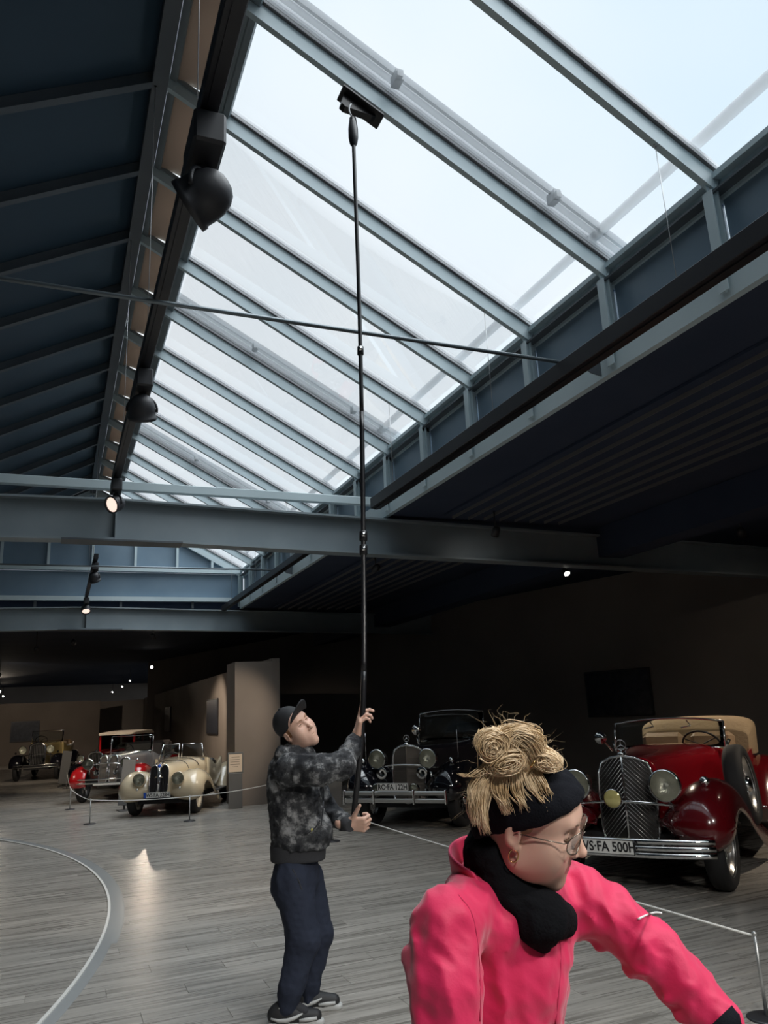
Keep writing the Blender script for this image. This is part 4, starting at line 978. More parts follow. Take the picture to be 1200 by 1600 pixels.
def head_prims(T, R, S, male=False):
    """head in its own axes (x its left, y forward, z up, origin between the ears); T centre, R turns it, S size"""
    def p(x, y, z): return T + R @ (V(x, y, z) * S)
    def e(c, r, k=.02, op='+', rot=None): return ell_(p(*c), V(*r) * S, R if rot is None else R @ rot, k * S, op)
    def cn(a, b, ra, rb, k=.01, op='+'): return cone_(p(*a), p(*b), ra * S, rb * S, k * S, op)
    J = 1.08 if male else 1.0
    pr = [e((0, -.008, .045), (.073, .094, .083)), e((0, .044, .044), (.063, .058, .062), .03), e((0, .035, -.035), (.056, .060, .062), .035)]
    pr += [cn((-.050 * J, .010, -.060), (0, .072, -.098), .022, .020, .03), cn((.050 * J, .010, -.060), (0, .072, -.098), .022, .020, .03), e((0, .082, -.102), (.019 * J, .016, .015), .018)]
    pr += [e((s * .040, .064, -.016), (.023, .022, .024), .045) for s in (-1, 1)] + [e((s * .042, .036, -.048), (.022, .042, .036), .045) for s in (-1, 1)]                      # cheeks
    pr += [cn((-.030, .086, .046), (.030, .086, .046), .010, .010, .018)]                                # brow
    for s in (-1, 1): pr.append(e((s * .032, .099, .022), (.019, .014, .013), .014, '-'))               # eye sockets
    for s in (-1, 1): pr.append(e((s * .031, .081, .021), (.0135, .0125, .0118), .004))                  # lids over the eyes
    pr += [cn((0, .092, .032), (0, .119, -.018), .0078, .0100, .010), e((0, .121, -.020), (.0108, .0100, .0092), .007)]
    for s in (-1, 1): pr.append(e((s * .0120, .107, -.025), (.0075, .010, .0070), .006))
    pr += [e((0, .086, -.060), (.027, .016, .026), .022)]                                               # mouth mound
    pr += [cn((-.018, .0925, -.0570), (0, .0985, -.0560), .0040, .0050, .006), cn((.018, .0925, -.0570), (0, .0985, -.0560), .0040, .0050, .006), cn((-.014, .0930, -.0665), (0, .0965, -.0672), .0048, .0056, .006), cn((.014, .0930, -.0665), (0, .0965, -.0672), .0048, .0056, .006)]
    pr += [cn((-.024, .0925, -.0612), (0, .1035, -.0618), .0016, .0018, .003, '-'), cn((.024, .0925, -.0612), (0, .1035, -.0618), .0016, .0018, .003, '-')]
    for s in (-1, 1):
        pr += [e((s * .076, -.008, .002), (.008, .017, .030), .006), e((s * .083, -.004, .006), (.006, .010, .018), .005, '-'), e((s * .075, .002, -.022), (.007, .008, .010), .005)]
    return pr, p
# ------------------------------------------------------------------ woman in the pink jacket
mat('skin', (.62, .39, .30), .48, spec=.35, var=(9, (.66, .425, .335))); M['skin'].node_tree.nodes['Principled BSDF'].inputs['Subsurface Weight'].default_value = .12
M['skin'].node_tree.nodes['Principled BSDF'].inputs['Subsurface Radius'].default_value = (.01, .004, .002)
mat('lips', (.50, .20, .18), .4, spec=.4)
mat('pink_fleece', (.58, .009, .078), .62, sheen=.25, bump=(160, .12, .004), var=(5, (.64, .011, .090)))
mat('knit_black', (.0065, .0075, .011), .9, spec=.12, bump=(230, .35, .004)); mat('scarf_black', (.006, .0065, .008), .95, spec=.08, bump=(150, .4, .006))
mat('hair_blonde', (.50, .35, .19), .38, spec=.6, var=(25, (.76, .60, .40))); mat('hair_root', (.20, .125, .065), .5, var=(30, (.32, .21, .11)))
mat('frame_metal', (.20, .17, .14), .25, metal=.9); mat('gold', (.75, .52, .22), .2, metal=1.0); mat('brow', (.10, .06, .035), .7); mat('stripe_grey', (.70, .70, .70), .4); mat('denim_dark', (.03, .035, .05), .8)
mat('pink_dark', (.42, .008, .06), .7); glass_mat('spectacle_glass', (.95, .96, .96), 1.4, gloss=.45)
mat('eye_white', (.70, .68, .66), .2); mat('eye_dark', (.05, .035, .025), .1)

WD = 1.556
wo_foot = to_world(C(790, 1560, 1.60)); wo_foot[2] = 0
woman = empty('person', wo_foot); tag(woman, 'person in a bright pink fleece jacket and black headband leaning forward', 'person')
RH = np.array([[0.4322, 0.8866, 0.1649], [0.1028, -0.2301, 0.9677], [-0.8959, 0.4013, 0.1906]]); RH = np.linalg.svd(RH); RH = RH[0] @ RH[2]; TH = C(822.6, 1281.7, 1.606)
hp, hpt = head_prims(TH, RH, 1.0)
neck0 = C(800, 1400, 1.66)
# ---- body under the clothes
sh_r, sh_l = C(700, 1440, 1.50), C(895, 1405, 1.72); el_r, wr_r = C(698, 1690, 1.38), C(840, 1800, 1.28); el_l, wr_l = C(1012, 1478, 1.66), C(1136, 1612, 1.56)
up_w = unit(RW.T @ V(0, 0, 1) * V(1, 1, -1))         # hall's vertical in lens axes
fw_w = unit(V(.55, 0, .80) - up_w * np.dot(V(.55, 0, .80), up_w)); rt_w = unit(np.cross(up_w, fw_w))
pel = C(790, 1490, 1.60) + up_w * (-.48) - fw_w * .06; chest = C(795, 1475, 1.61)
hipl, hipr = pel - rt_w * (-.085), pel + rt_w * (-.085)
def down(p, z): q = to_world(p); return p - up_w * (q[2] - z)
ank = [down(h_ + rt_w * s * .02, .09) for h_, s in ((hipl, 1), (hipr, -1))]
body = [cone_(neck0, TH + RH @ V(0, -.03, -.05), .052, .050, .03), ell_(chest + V(-.012, -.02, -.04), (.125, .15, .085), np.array([rt_w, up_w, fw_w]).T, .04), cone_(chest + V(-.012, -.02, -.04), pel, .09, .11, .04),
        cone_(sh_r + V(0, -.02, -.02), sh_l + V(0, -.02, -.02), .035, .035, .03), cone_(sh_r, el_r, .044, .036, .03), cone_(el_r, wr_r, .034, .025, .02), cone_(sh_l, el_l, .044, .035, .03), cone_(el_l, wr_l, .033, .024, .02)]
for h_, a_ in ((hipl, ank[0]), (hipr, ank[1])):
    kn = (h_ + a_) / 2 + fw_w * .03; body += [cone_(h_, kn, .085, .052, .04), cone_(kn, a_, .05, .036, .03), cone_(a_, a_ + fw_w * .14 - up_w * .05, .036, .03, .02)]
hl = hand(wr_l + unit(wr_l - el_l) * .015, wr_l - el_l, V(.3, .8, .3), V(.2, -.5, -.8), [(.5, .5, .3)] * 4, .95)
hr = hand(wr_r, wr_r - el_r, V(-.3, .8, .2), V(.2, -.5, .8), [(.5, .5, .3)] * 4, .95)
neckhead = hp + [cone_(neck0, TH + RH @ V(0, -.025, -.05), .052, .052, .03)]
lipc = RH
def lip_region(c):
    x = (c - TH) @ RH
    lip = (np.abs(x[:, 0]) < .024) & (x[:, 1] > .080) & (((x[:, 2] + .0615) / .0110) ** 2 + (x[:, 0] / .026) ** 2 < 1)
    return np.where(lip, 1, 0)
figure_part('body', [(neckhead, .0019, None), (body, .009, None), (hl, .003, None), (hr, .004, None)], ['skin', 'lips'], woman, lip_region)
# ---- jacket
jd1 = waves(.075, .0036, 3, (1, .7, 1)); jd2 = waves(.15, .0060, 11); jd3 = waves(.05, .0018, 23, (1, 1.3, 1))
def jdisp(P): return -(jd1(P) + jd2(P) + jd3(P))
jk = [cone_(C(795, 1420, 1.65), C(790, 1490, 1.65), .092, .112, .05), ell_(chest - up_w * .02 + V(-.012, 0, -.03), (.150, .19, .110), np.array([rt_w, up_w, fw_w]).T, .06), cone_(chest - up_w * .05 + V(-.012, 0, -.03), pel + up_w * .06, .116, .128, .05),
      cone_(C(716, 1432, 1.525), C(800, 1420, 1.66), .062, .072, .05), cone_(C(800, 1420, 1.66), C(893, 1402, 1.74), .072, .060, .05),
      cone_(C(698, 1446, 1.485), C(696, 1540, 1.43), .064, .061, .012), cone_(C(696, 1540, 1.43), el_r, .061, .058, .012), cone_(el_r, wr_r, .056, .040, .02),
      cone_(C(905, 1404, 1.71), C(957, 1432, 1.69), .060, .056, .04), cone_(C(957, 1432, 1.69), C(1020, 1484, 1.655), .056, .052, .02), cone_(C(1020, 1484, 1.655), C(1070, 1537, 1.62), .052, .049, .02), cone_(C(1070, 1537, 1.62), C(1122, 1594, 1.575), .049, .043, .02),
      ell_(C(642, 1494, 1.475), (.012, .012, .02), None, .02)]
# wrapping folds across sleeves
for (a, b_, r0, nf) in ((C(699, 1440, 1.50), C(697, 1620, 1.44), .066, 7), (C(930, 1418, 1.70), C(1105, 1576, 1.59), .054, 10)):
    T_ = unit(b_ - a); rr = np.random.RandomState(nf)
    for i in range(nf):
        t = (i + .5 + rr.rand() * .5) / nf; c = a + (b_ - a) * t; X, Y, _ = frame_of(T_, (0, 0, 1)); ang = rr.rand() * 6.28; tl = rr.uniform(-.8, .8)
        for sgn in (1, -1):
            dd = X * math.cos(ang) + Y * math.sin(ang); rr_ = r0 * (1.02 - .22 * t)
            p0 = c + dd * rr_ * .96; p1 = c + (dd * .4 + np.cross(T_, dd) * sgn * .85) * rr_ * 1.0 + T_ * tl * .03
            jk.append(cone_(p0, p1, .008, .003, .010))
jacket = figure_part('jacket', [(jk, .0055, jdisp)], 'pink_fleece', woman)
# collar: a raised open ring leaning forward round the scarf
def collar():
    rows = []; base, top = C(800, 1416, 1.66), C(780, 1322, 1.65); ax = unit(top - base); X = unit(V(1, 0, 0) - ax * ax[0]); Y = np.cross(ax, X)
    n = 46
    for i in range(n):
        row = []; u = i / (n - 1)
        for t in np.linspace(0, 1, 9):
            a = math.radians(15 + (281 - 66 * t ** .8) * u); back = .5 - .5 * math.cos(a - math.radians(8))
            dirn = X * math.cos(a) + Y * math.sin(a); hgt = .010 + (.085 + .050 * back) * t; r = (.118 - .024 * t + .012 * t * t) * (1 + .05 * math.sin(3 * a))
            row.append(base + ax * hgt + dirn * r)
        rows.append(row)
    L_ = np.array(parent_loc(jacket)); mb = MB(); mb.grid([[to_world(p) - L_ for p in r] for r in rows]); o = mb.build('collar', 'pink_fleece', jacket, solid=.009, sub=1); return o
collar()
def seam(name, pts, m, r=.0022, off=.002, d=(1.2, 1.9), par=None, prims=None, dp=None):
    P = [surf_hit(prims or jk, x, y, d[0], d[1], dp, off) for x, y in spline(pts, 26)]; return fig_tube(name, P, r, m, par or jacket, 6)
seam('shoulder_seam', [(716, 1398), (736, 1425), (746, 1470), (750, 1530), (750, 1596)], 'pink_dark', .0012, .0002, prims=jk, dp=jdisp)
seam('zip', [(872, 1448), (876, 1500), (872, 1560), (868, 1600)], 'pink_dark', .0016, .0003, prims=jk, dp=jdisp)
seam('reflective_stripe', [(997, 1436), (1010, 1430), (1024, 1426), (1034, 1427)], 'stripe_grey', .0022, .0005, prims=jk, dp=jdisp)
fig_tube('cuff', [C(1121, 1593, 1.575), C(1131, 1605, 1.565), C(1139, 1615, 1.56)], [.0475, .046, .038], 'knit_black', jacket, 18)
# ---- scarf
sd = waves(.05, .0025, 5)
sc = [cone_(C(766, 1330, 1.65), C(786, 1380, 1.65), .058, .070, .04), cone_(C(786, 1380, 1.65), C(826, 1420, 1.62), .070, .058, .04), cone_(C(796, 1396, 1.575), C(848, 1430, 1.555), .042, .046, .03), cone_(C(848, 1430, 1.555), C(876, 1438, 1.61), .045, .036, .03),
      cone_(C(842, 1425, 1.68), C(872, 1438, 1.64), .040, .032, .03), cone_(C(770, 1338, 1.600), C(798, 1396, 1.58), .038, .040, .03), cone_(C(834, 1452, 1.535), C(846, 1480, 1.545), .030, .014, .03)]
figure_part('scarf', [(sc, .005, lambda P: sd(P))], 'scarf_black', woman)
# ---- hair on the scalp, headband
S_ = lambda x, y, z: hpt(x, y, z)
sk = [ell_(S_(0, -.010, .047), V(.0795, .0995, .090), RH, .01), cut_(S_(0, 0, -.02), RH @ V(0, .74, -1), .006)]
figure_part('hair_cap', [(sk, .004, waves(.03, .0015, 9))], 'hair_root', woman)
hb = [ell_(S_(0, -.008, .040), V(.0845, .1045, .094), RH, .01), ell_(S_(0, .022, .072), V(.077, .086, .062), RH, .02), ell_(S_(0, -.07, -.035), V(.062, .042, .055), RH, .03), cut_(S_(0, 0, .010), RH @ V(0, .78, -1), .008), cut_(S_(0, 0, .132), RH @ V(0, -.30, 1), .010),
      cut_(S_(0, .0, -.062), RH @ V(0, 0, -1), .01)]
figure_part('headband', [(hb, .0035, waves(.05, .0018, 21))], 'knit_black', woman)
def Ch(px, py, d): return C(px, py, d + .075)
# ---- bun and loose strands
hs = np.random.RandomState(4)
bunc = Ch(803, 1172, 1.50)
bun_pr = [ell_(bunc, (.058, .040, .052), None, .02), ell_(Ch(772, 1163, 1.49), (.036, .034, .034), None, .015), ell_(Ch(852, 1186, 1.49), (.040, .024, .026), np.array(Matrix.Rotation(-.35, 3, 'Z')), .015), cone_(bunc, S_(0, -.03, .10), .045, .05, .03)]
figure_part('hair_bun', [(bun_pr, .004, waves(.02, .0035, 8, (1.4, .5, 1)))], 'hair_blonde', woman)
class Strands:
    def __init__(s): s.mb = MB(); s.o = np.array(parent_loc(woman))
    def add(s, pts, r, n=9):
        P = spline(pts, n); rr = r * np.linspace(1, .12, n) ** .8; s.mb.tube([to_world(p) - s.o for p in P], rr, 5, cap=False)
st = Strands()
def j(s): return hs.randn(3) * s
# wrapped loops of the bun
for (c, rx, ry, tilt, n) in ((Ch(768, 1162, 1.455), .030, .026, .2, 26), (Ch(850, 1186, 1.465), .036, .017, -.35, 24), (Ch(815, 1150, 1.47), .045, .022, -.2, 24), (Ch(790, 1188, 1.455), .040, .020, .3, 20)):
    for i in range(n * 6):
        k = .12 + .9 * hs.rand() ** .6; c_ = c + j(.003); tl_ = tilt + hs.randn() * .14; a0 = hs.rand() * 6.28; pts = []
        for t in np.linspace(0, 4.6, 7):
            a = a0 + t; x, y = rx * k * math.cos(a), ry * k * math.sin(a); pts.append(c_ + V(x * math.cos(tl_) - y * math.sin(tl_), x * math.sin(tl_) + y * math.cos(tl_), .018 * math.sin(a * .5 + i) + .016 * (1 - k)) + j(.0012))
        st.add(pts, .0009 + hs.rand() * .0006, 14)
for i in range(260):
    o = hs.randn() * 11; q_ = hs.randn() * 7; dz = hs.rand() * .028
    st.add([Ch(786 + o, 1200 + hs.randn() * 4, 1.470 - dz * .3), Ch(787 + o, 1166 + q_, 1.452 - dz * .6), Ch(802 + o * .9, 1143 + abs(o) * .5 + q_ * .4, 1.462 - dz), Ch(828 + o * .7, 1150 + abs(o) * .6 + q_, 1.462 - dz), Ch(840 + o * .6, 1180 + q_, 1.456 - dz * .5), Ch(836 + o * .6, 1204, 1.468)], .0008 + hs.rand() * .0006, 16)
# hair falling from the bun over the headband
ends = [((775, 1195), (750, 1225), (742, 1262), (748, 1292), 34, 9), ((785, 1198), (778, 1230), (786, 1258), (793, 1274), 26, 7), ((805, 1200), (806, 1235), (818, 1258), (822, 1272), 18, 7), ((822, 1200), (836, 1232), (850, 1255), (858, 1268), 40, 8), ((835, 1202), (846, 1222), (856, 1242), (862, 1258), 14, 6), ((765, 1192), (742, 1210), (730, 1214), (722, 1208), 7, 7), ((772, 1200), (758, 1240), (756, 1285), (760, 1305), 22, 6)]
for (a, b_, c, d, n, w) in ends:
    for i in range(n * 4):
        o = hs.randn() * w * .8; e_ = hs.randn() * w * .9; L_ = .80 + .22 * hs.rand()
        P0 = Ch(a[0] + o * .8, a[1] + hs.randn() * 3, 1.462); P1 = Ch(b_[0] + o, b_[1], 1.448 + hs.randn() * .004); P2 = Ch(c[0] + (o + e_) * .5, b_[1] + (c[1] - b_[1]) * L_, 1.446 + hs.randn() * .006); P3 = Ch(d[0] + e_ * .7, b_[1] + (d[1] - b_[1]) * L_, 1.452 + hs.randn() * .008)
        st.add([P0, P1, P2, P3], .0008 + hs.rand() * .0006, 10)
st.mb.build('loose_hair', 'hair_blonde', woman)
fl_ = Strands()
for i in range(48):       # thin flyaways
    a = hs.rand() * PI * 1.15 - .2; c = Ch(803, 1172, 1.50) + V(math.cos(a) * .055, math.sin(a) * .04, hs.randn() * .02)
    if i > 34: c = Ch(745 + hs.rand() * 15, 1190 + hs.rand() * 90, 1.45); a = PI + hs.randn() * .6
    d = V(math.cos(a), math.sin(a), hs.randn() * .4); fl_.add([c, c + d * .02 + j(.005), c + d * .030 + j(.006), c + d * .036 + j(.009)], .00028, 8)
fl_.mb.build('flyaway_hair', 'hair_blonde', woman)
fig_tube('hair_pin', [Ch(836, 1189, 1.44), Ch(829, 1199, 1.44)], .0022, 'gold', woman, 6)
# ---- face details
for s in (-1, 1):
    fig_tube('eyebrow', [S_(s * x, y, z) for x, y, z in ((.012, .1035, .041), (.026, .1015, .0465), (.040, .0920, .046), (.050, .0820, .041))], [.0028, .0032, .0026, .0014], 'brow', woman, 6, flat=.6)
    fig_tube('eyelash', [S_(s * x, y, z) for x, y, z in ((.0185, .0885, .0165), (.0255, .0935, .0135), (.034, .0935, .0125), (.0415, .0885, .0145), (.047, .082, .018))], [.0012, .0017, .0018, .0017, .0009], 'brow', woman, 6)
# ---- spectacles
gl = []
for s in (-1, 1):
    P = []
    for a in np.linspace(0, 2 * PI, 29)[:-1]:
        x = .0330 + .0255 * math.copysign(abs(math.cos(a)) ** .85, math.cos(a)); z = .016 + .0225 * math.copysign(abs(math.sin(a)) ** .9, math.sin(a)) * (1 if math.sin(a) > 0 else 1.12)
        P.append(S_(s * x,   .114 - 1.8 * max(0, x - .03) ** 1.3, z))
    gl.append(P)
L_ = np.array(parent_loc(woman)); mb = MB()
for P in gl: mb.tube([to_world(p) - L_ for p in P], .0013, 6, closed=True)
mb.tube([to_world(S_(x, y, z)) - L_ for x, y, z in ((-.0085, .114, .022), (0, .1185, .0255), (.0085, .114, .022))], .0011, 6)
for s in (-1, 1): mb.tube([to_world(S_(s * x, y, z)) - L_ for x, y, z in ((.0585, .0965, .022), (.0665, .090, .022), (.0745, .05, .018), (.0775, .0, .010), (.0755, -.018, -.006))], .0013, 6)
spec = mb.build('spectacles', 'frame_metal', woman)
for P in gl: MB().add([to_world(p) - L_ for p in P], [tuple(range(28))]).build('lens', 'spectacle_glass', spec)
# ---- earring, trousers, shoes
ec = S_(-.0825, .003, -.036); fig_tube('earring', [ec + RH @ V(0.002 * math.sin(a), .0095 * math.cos(a), .0125 * math.sin(a)) for a in np.linspace(0, 2 * PI, 23)[:-1]], .0014, 'gold', woman, 6, closed=True)
tr_ = [cone_(pel + up_w * .04, pel - up_w * .05, .135, .13, .04)]
for h_, a_ in ((hipl, ank[0]), (hipr, ank[1])): tr_ += [cone_(h_, (h_ + a_) / 2 + fw_w * .03, .098, .066, .04), cone_((h_ + a_) / 2 + fw_w * .03, a_ + up_w * .02, .064, .058, .03)]
figure_part('trousers', [(tr_, .011, waves(.12, .004, 31))], 'denim_dark', woman)
for a_ in ank:
    b0 = down(a_, .045); figure_part('shoe', [([cone_(b0 - fw_w * .04, b0 + fw_w * .15, .046, .042, .03), cone_(a_, b0, .05, .045, .03), cut_(down(a_, .0), -up_w, .004)], .008, None)], 'knit_black', woman)
# ------------------------------------------------------------------ man in the dark jacket reaching up with a pole
mat('camo_dark', (.030, .031, .034), .8, spec=.2, bump=(110, .35, .006)); mat('rib_dark', (.030, .031, .036), .85, bump=(200, .3, .004)); mat('navy', (.026, .032, .052), .85, spec=.2, bump=(90, .25, .005))
mat('cap_black', (.016, .017, .020), .75); mat('shoe_black', (.018, .019, .021), .6); mat('shoe_grey', (.50, .51, .50), .55); mat('zip_yellow', (.62, .56, .12), .4); mat('pole_black', (.012, .012, .014), .3); mat('hair_red', (.30, .15, .07), .6)
def camo():
    nt = M['camo_dark'].node_tree; b = nt.nodes['Principled BSDF']; tc = nt.nodes.new('ShaderNodeTexCoord'); n = nt.nodes.new('ShaderNodeTexNoise'); n.inputs['Scale'].default_value = 9; n.inputs['Detail'].default_value = 5; n.inputs['Roughness'].default_value = .7
    cr = nt.nodes.new('ShaderNodeValToRGB'); e = cr.color_ramp.elements; e[0].position = .40; e[0].color = (.014, .015, .018, 1); e[1].position = .66; e[1].color = (.30, .305, .31, 1); x = e.new(.52); x.color = (.050, .052, .056, 1)
    nt.links.new(tc.outputs['Object'], n.inputs['Vector']); nt.links.new(n.outputs['Fac'], cr.inputs['Fac']); nt.links.new(cr.outputs['Color'], b.inputs['Base Color'])
camo()
def D(py): return 4.94 - (py - 1110) / 480 * .43
def B_(px, py, dd=0.0): return C(px, py, D(py) + dd)
m_foot = to_world(B_(465, 1588)); m_foot[2] = 0
man = empty('person', m_foot); tag(man, 'person in a black cap and dark mottled jacket looking up at a pole', 'person')
# head: thrown back, turned a little to the lens
def rot_head(fwd, up):
    y = unit(fwd); x = unit(np.cross(y, unit(up))) * 1.0; z = np.cross(x, y); return np.array([-x, y, z]).T * 1.0
HF, HU = V(.69, .44, .575), V(-.55, .80, .05)
yv = unit(HF); zv = unit(HU - yv * np.dot(HU, yv)); xv = np.cross(yv, zv); RM = np.array([xv * -1 * -1, yv, zv]).T
MS = 1.13; TM = B_(462, 1140, 0)
mh, mp = head_prims(TM, RM, MS, True)
nk = B_(466, 1178)
sR, sL = B_(453, 1203, -.17), B_(478, 1205, .18); eR, wR = B_(535, 1196, -.20), B_(557, 1150, -.06); eL, wL = B_(512, 1270, .24), B_(544, 1287, .06)
hipR, hipL = B_(460, 1376, -.05), B_(472, 1376, .06); kR, kL = B_(474, 1468, -.10), B_(496, 1458, .08); aR, aL = B_(449, 1566, -.12), B_(480, 1557, .08)
mbody = [cone_(nk, TM + RM @ V(0, -.02, -.05) * MS, .060, .056, .03), cone_(nk - V(0, .06, 0), B_(464, 1300), .11, .12, .06), cone_(sR, sL, .06, .06, .05), cone_(sR, eR, .048, .04, .03), cone_(eR, wR, .038, .027, .02), cone_(sL, eL, .048, .04, .03), cone_(eL, wL, .038, .027, .02),
         cone_(B_(464, 1300), B_(463, 1350), .09, .08, .05)]
for h_, k_, a_ in ((hipR, kR, aR), (hipL, kL, aL)): mbody += [cone_(h_, k_, .072, .055, .04), cone_(k_, a_, .052, .038, .03), cone_(a_, a_ + V(.10, -.04, .02), .036, .03, .02)]
# pole, slightly bowed, standing from the lower hand to the roof glass
pole_pts = spline([to_world(C(551, 1292, 4.865)), to_world(C(567, 1112, 4.85)), to_world(C(568, 870, 5.18)), to_world(C(562.5, 520, 5.72)), to_world(C(552, 212, 6.22))], 60)
hu = hand(wR + V(.004, .006, 0), V(.16, 1, .02), V(-.15, .1, -.95), V(.95, .0, -.25), [(.05, .08, .05), (.55, .9, .5), (.8, 1.1, .6), (.9, 1.1, .6)], 1.2, thumb=(.7, .35, .45), tcurl=.2)
hlw = hand(wL + V(.004, 0, 0), V(.95, .05, .25), V(-.1, .95, .1), V(.1, .1, -.95), [(.95, 1.2, .8), (1.0, 1.25, .8), (1.05, 1.25, .8), (1.05, 1.2, .8)], 1.2, thumb=(.45, .85, -.1), tcurl=.1)
figure_part('body', [(mh + [cone_(nk, TM + RM @ V(0, -.02, -.05) * MS, .058, .056, .03)], .0042, None), (mbody, .011, None), (hu, .0034, None), (hlw, .0034, None)], ['skin', 'hair_red', 'rib_dark'], man,
            lambda c: np.where(to_world(c)[:, 2] < .5, 2, 0) + np.where((((c - TM) @ RM / MS)[:, 1] < .03) & (((c - TM) @ RM / MS)[:, 2] > -.01) & (np.abs(((c - TM) @ RM / MS)[:, 0]) < .074), 1, 0))
for s in (-1, 1):
    fig_tube('eyebrow', [mp(s * x, y, z) for x, y, z in ((.013, .1035, .042), (.028, .1015, .047), (.046, .0890, .043))], [.003, .0032, .0018], 'hair_red', man, 6)
    fig_tube('eyelash', [mp(s * x, y, z) for x, y, z in ((.019, .0895, .023), (.031, .0945, .0245), (.044, .0865, .0235))], [.0018, .0028, .0016], 'brow', man, 6)
# jacket
md = waves(.13, .007, 41); md2 = waves(.07, .004, 43)
def mdisp(P): return -(md(P) + md2(P))
mj = [cone_(B_(462, 1200), B_(462, 1262), .150, .150, .06), cone_(B_(462, 1262), B_(466, 1315), .150, .165, .06), ell_(B_(447, 1222, .02), (.11, .17, .16), None, .05), ell_(B_(492, 1300, -.02), (.105, .11, .15), None, .05),
      cone_(sR, sL, .085, .085, .05), cone_(nk - V(0, .03, 0), B_(462, 1200), .085, .13, .05), cone_(sR, B_(500, 1203, -.24), .092, .084, .03), cone_(B_(500, 1203, -.24), eR, .084, .074, .03), cone_(eR, B_(549, 1170, -.12), .072, .056, .03), cone_(B_(549, 1170, -.12), B_(554, 1157, -.075), .056, .046, .02),
      cone_(sL, eL, .085, .070, .03), cone_(eL, B_(536, 1284, .10), .068, .054, .03), cut_(B_(464, 1324), -up_w, .01)]
mjk = figure_part('jacket', [(mj, .0075, mdisp)], 'camo_dark', man)
figure_part('hood', [([cone_(B_(441, 1178, -.08), B_(441, 1178, .08), .045, .045, .03), cone_(B_(441, 1176, -.09), B_(470, 1182, -.10), .040, .030, .03), cone_(B_(441, 1176, .09), B_(478, 1182, .10), .040, .030, .03)], .007, waves(.08, .005, 47))], 'camo_dark', mjk)
def band(name, c, ax, r0, r1, L_, m, par, n=24, sq=1.0): fig_tube(name, [c, c + unit(ax) * L_ * .5, c + unit(ax) * L_], [r0, (r0 + r1) / 2, r1], m, par, n)
band('cuff', B_(553.5, 1159, -.078), wR - eR, .047, .038, .055, 'rib_dark', mjk); band('cuff', B_(534, 1283, .105), wL - eL, .053, .036, .105, 'rib_dark', mjk)
figure_part('hem', [([cone_(B_(461, 1324), B_(461, 1338), .154, .152, .01), cone_(B_(478, 1324, -.02), B_(478, 1338, -.02), .125, .12, .03), cut_(B_(464, 1317), up_w, .006), cut_(B_(464, 1344), -up_w, .008)], .008, None)], 'rib_dark', mjk)
seam('zip', [(506, 1232), (505, 1262), (502, 1290)], 'rib_dark', .004, .004, (3.9, 5.2), mjk, mj, mdisp)
P_ = surf_hit(mj, 487, 1297, 3.9, 5.2, mdisp); fig_tube('pocket_tag', [P_ + V(.004, .012, .008), P_ + V(-.006, -.012, .008)], .005, 'zip_yellow', mjk, 6)
seam('pocket_zip', [(500, 1282), (492, 1294), (478, 1303)], 'rib_dark', .005, .004, (3.9, 5.2), mjk, mj, mdisp)
# trousers
td = waves(.14, .006, 51, (1, .6, 1)); td2 = waves(.07, .003, 52, (1, 1.4, 1))
mt = [cone_(B_(464, 1344), B_(462, 1376), .126, .138, .05), cone_(B_(457, 1374, -.08), kR, .116, .094, .03), cone_(kR, B_(455, 1545, -.12), .092, .072, .03), cone_(B_(455, 1545, -.12), B_(450, 1574, -.12), .070, .058, .02),
      cone_(B_(476, 1374, .09), kL, .116, .092, .03), cone_(kL, B_(484, 1535, .08), .088, .066, .03), cone_(B_(484, 1535, .08), B_(481, 1564, .08), .066, .056, .02), ell_(B_(446, 1382), (.075, .10, .13), None, .05)]
mtr = figure_part('trousers', [(mt, .0085, lambda P: -(td(P) + td2(P)))], 'navy', man)
seam('pocket', [(457, 1358), (466, 1375), (472, 1392)], 'rib_dark', .005, .003, (3.9, 5.2), mtr, mt)
# cap with raised brim
cp = [ell_(mp(0, -.012, .052), V(.083, .104, .094) * MS, RM, .01), cut_(mp(0, 0, .030), RM @ V(0, .30, -1), .006)]
cap = figure_part('cap', [(cp, .0055, None)], 'cap_black', man)
rows = []
for u in np.linspace(-1, 1, 17):
    row = []
    for t in np.linspace(0, 1, 7):
        w = .078 * (1 - .22 * t * t); row.append(mp(w * u, .066 + (.030 + .070 * t) * math.sqrt(max(0, 1 - .62 * u * u)), .080 - .014 * u * u * (1 + t) + .058 * t))
    rows.append(row)
L_ = np.array(parent_loc(cap)); MB().grid([[to_world(p) - L_ for p in r] for r in rows]).build('brim', 'cap_black', cap, solid=.006)
fig_tube('cap_button', [mp(0, -.012, .146), mp(0, -.012, .152)], .010, 'cap_black', cap, 10)
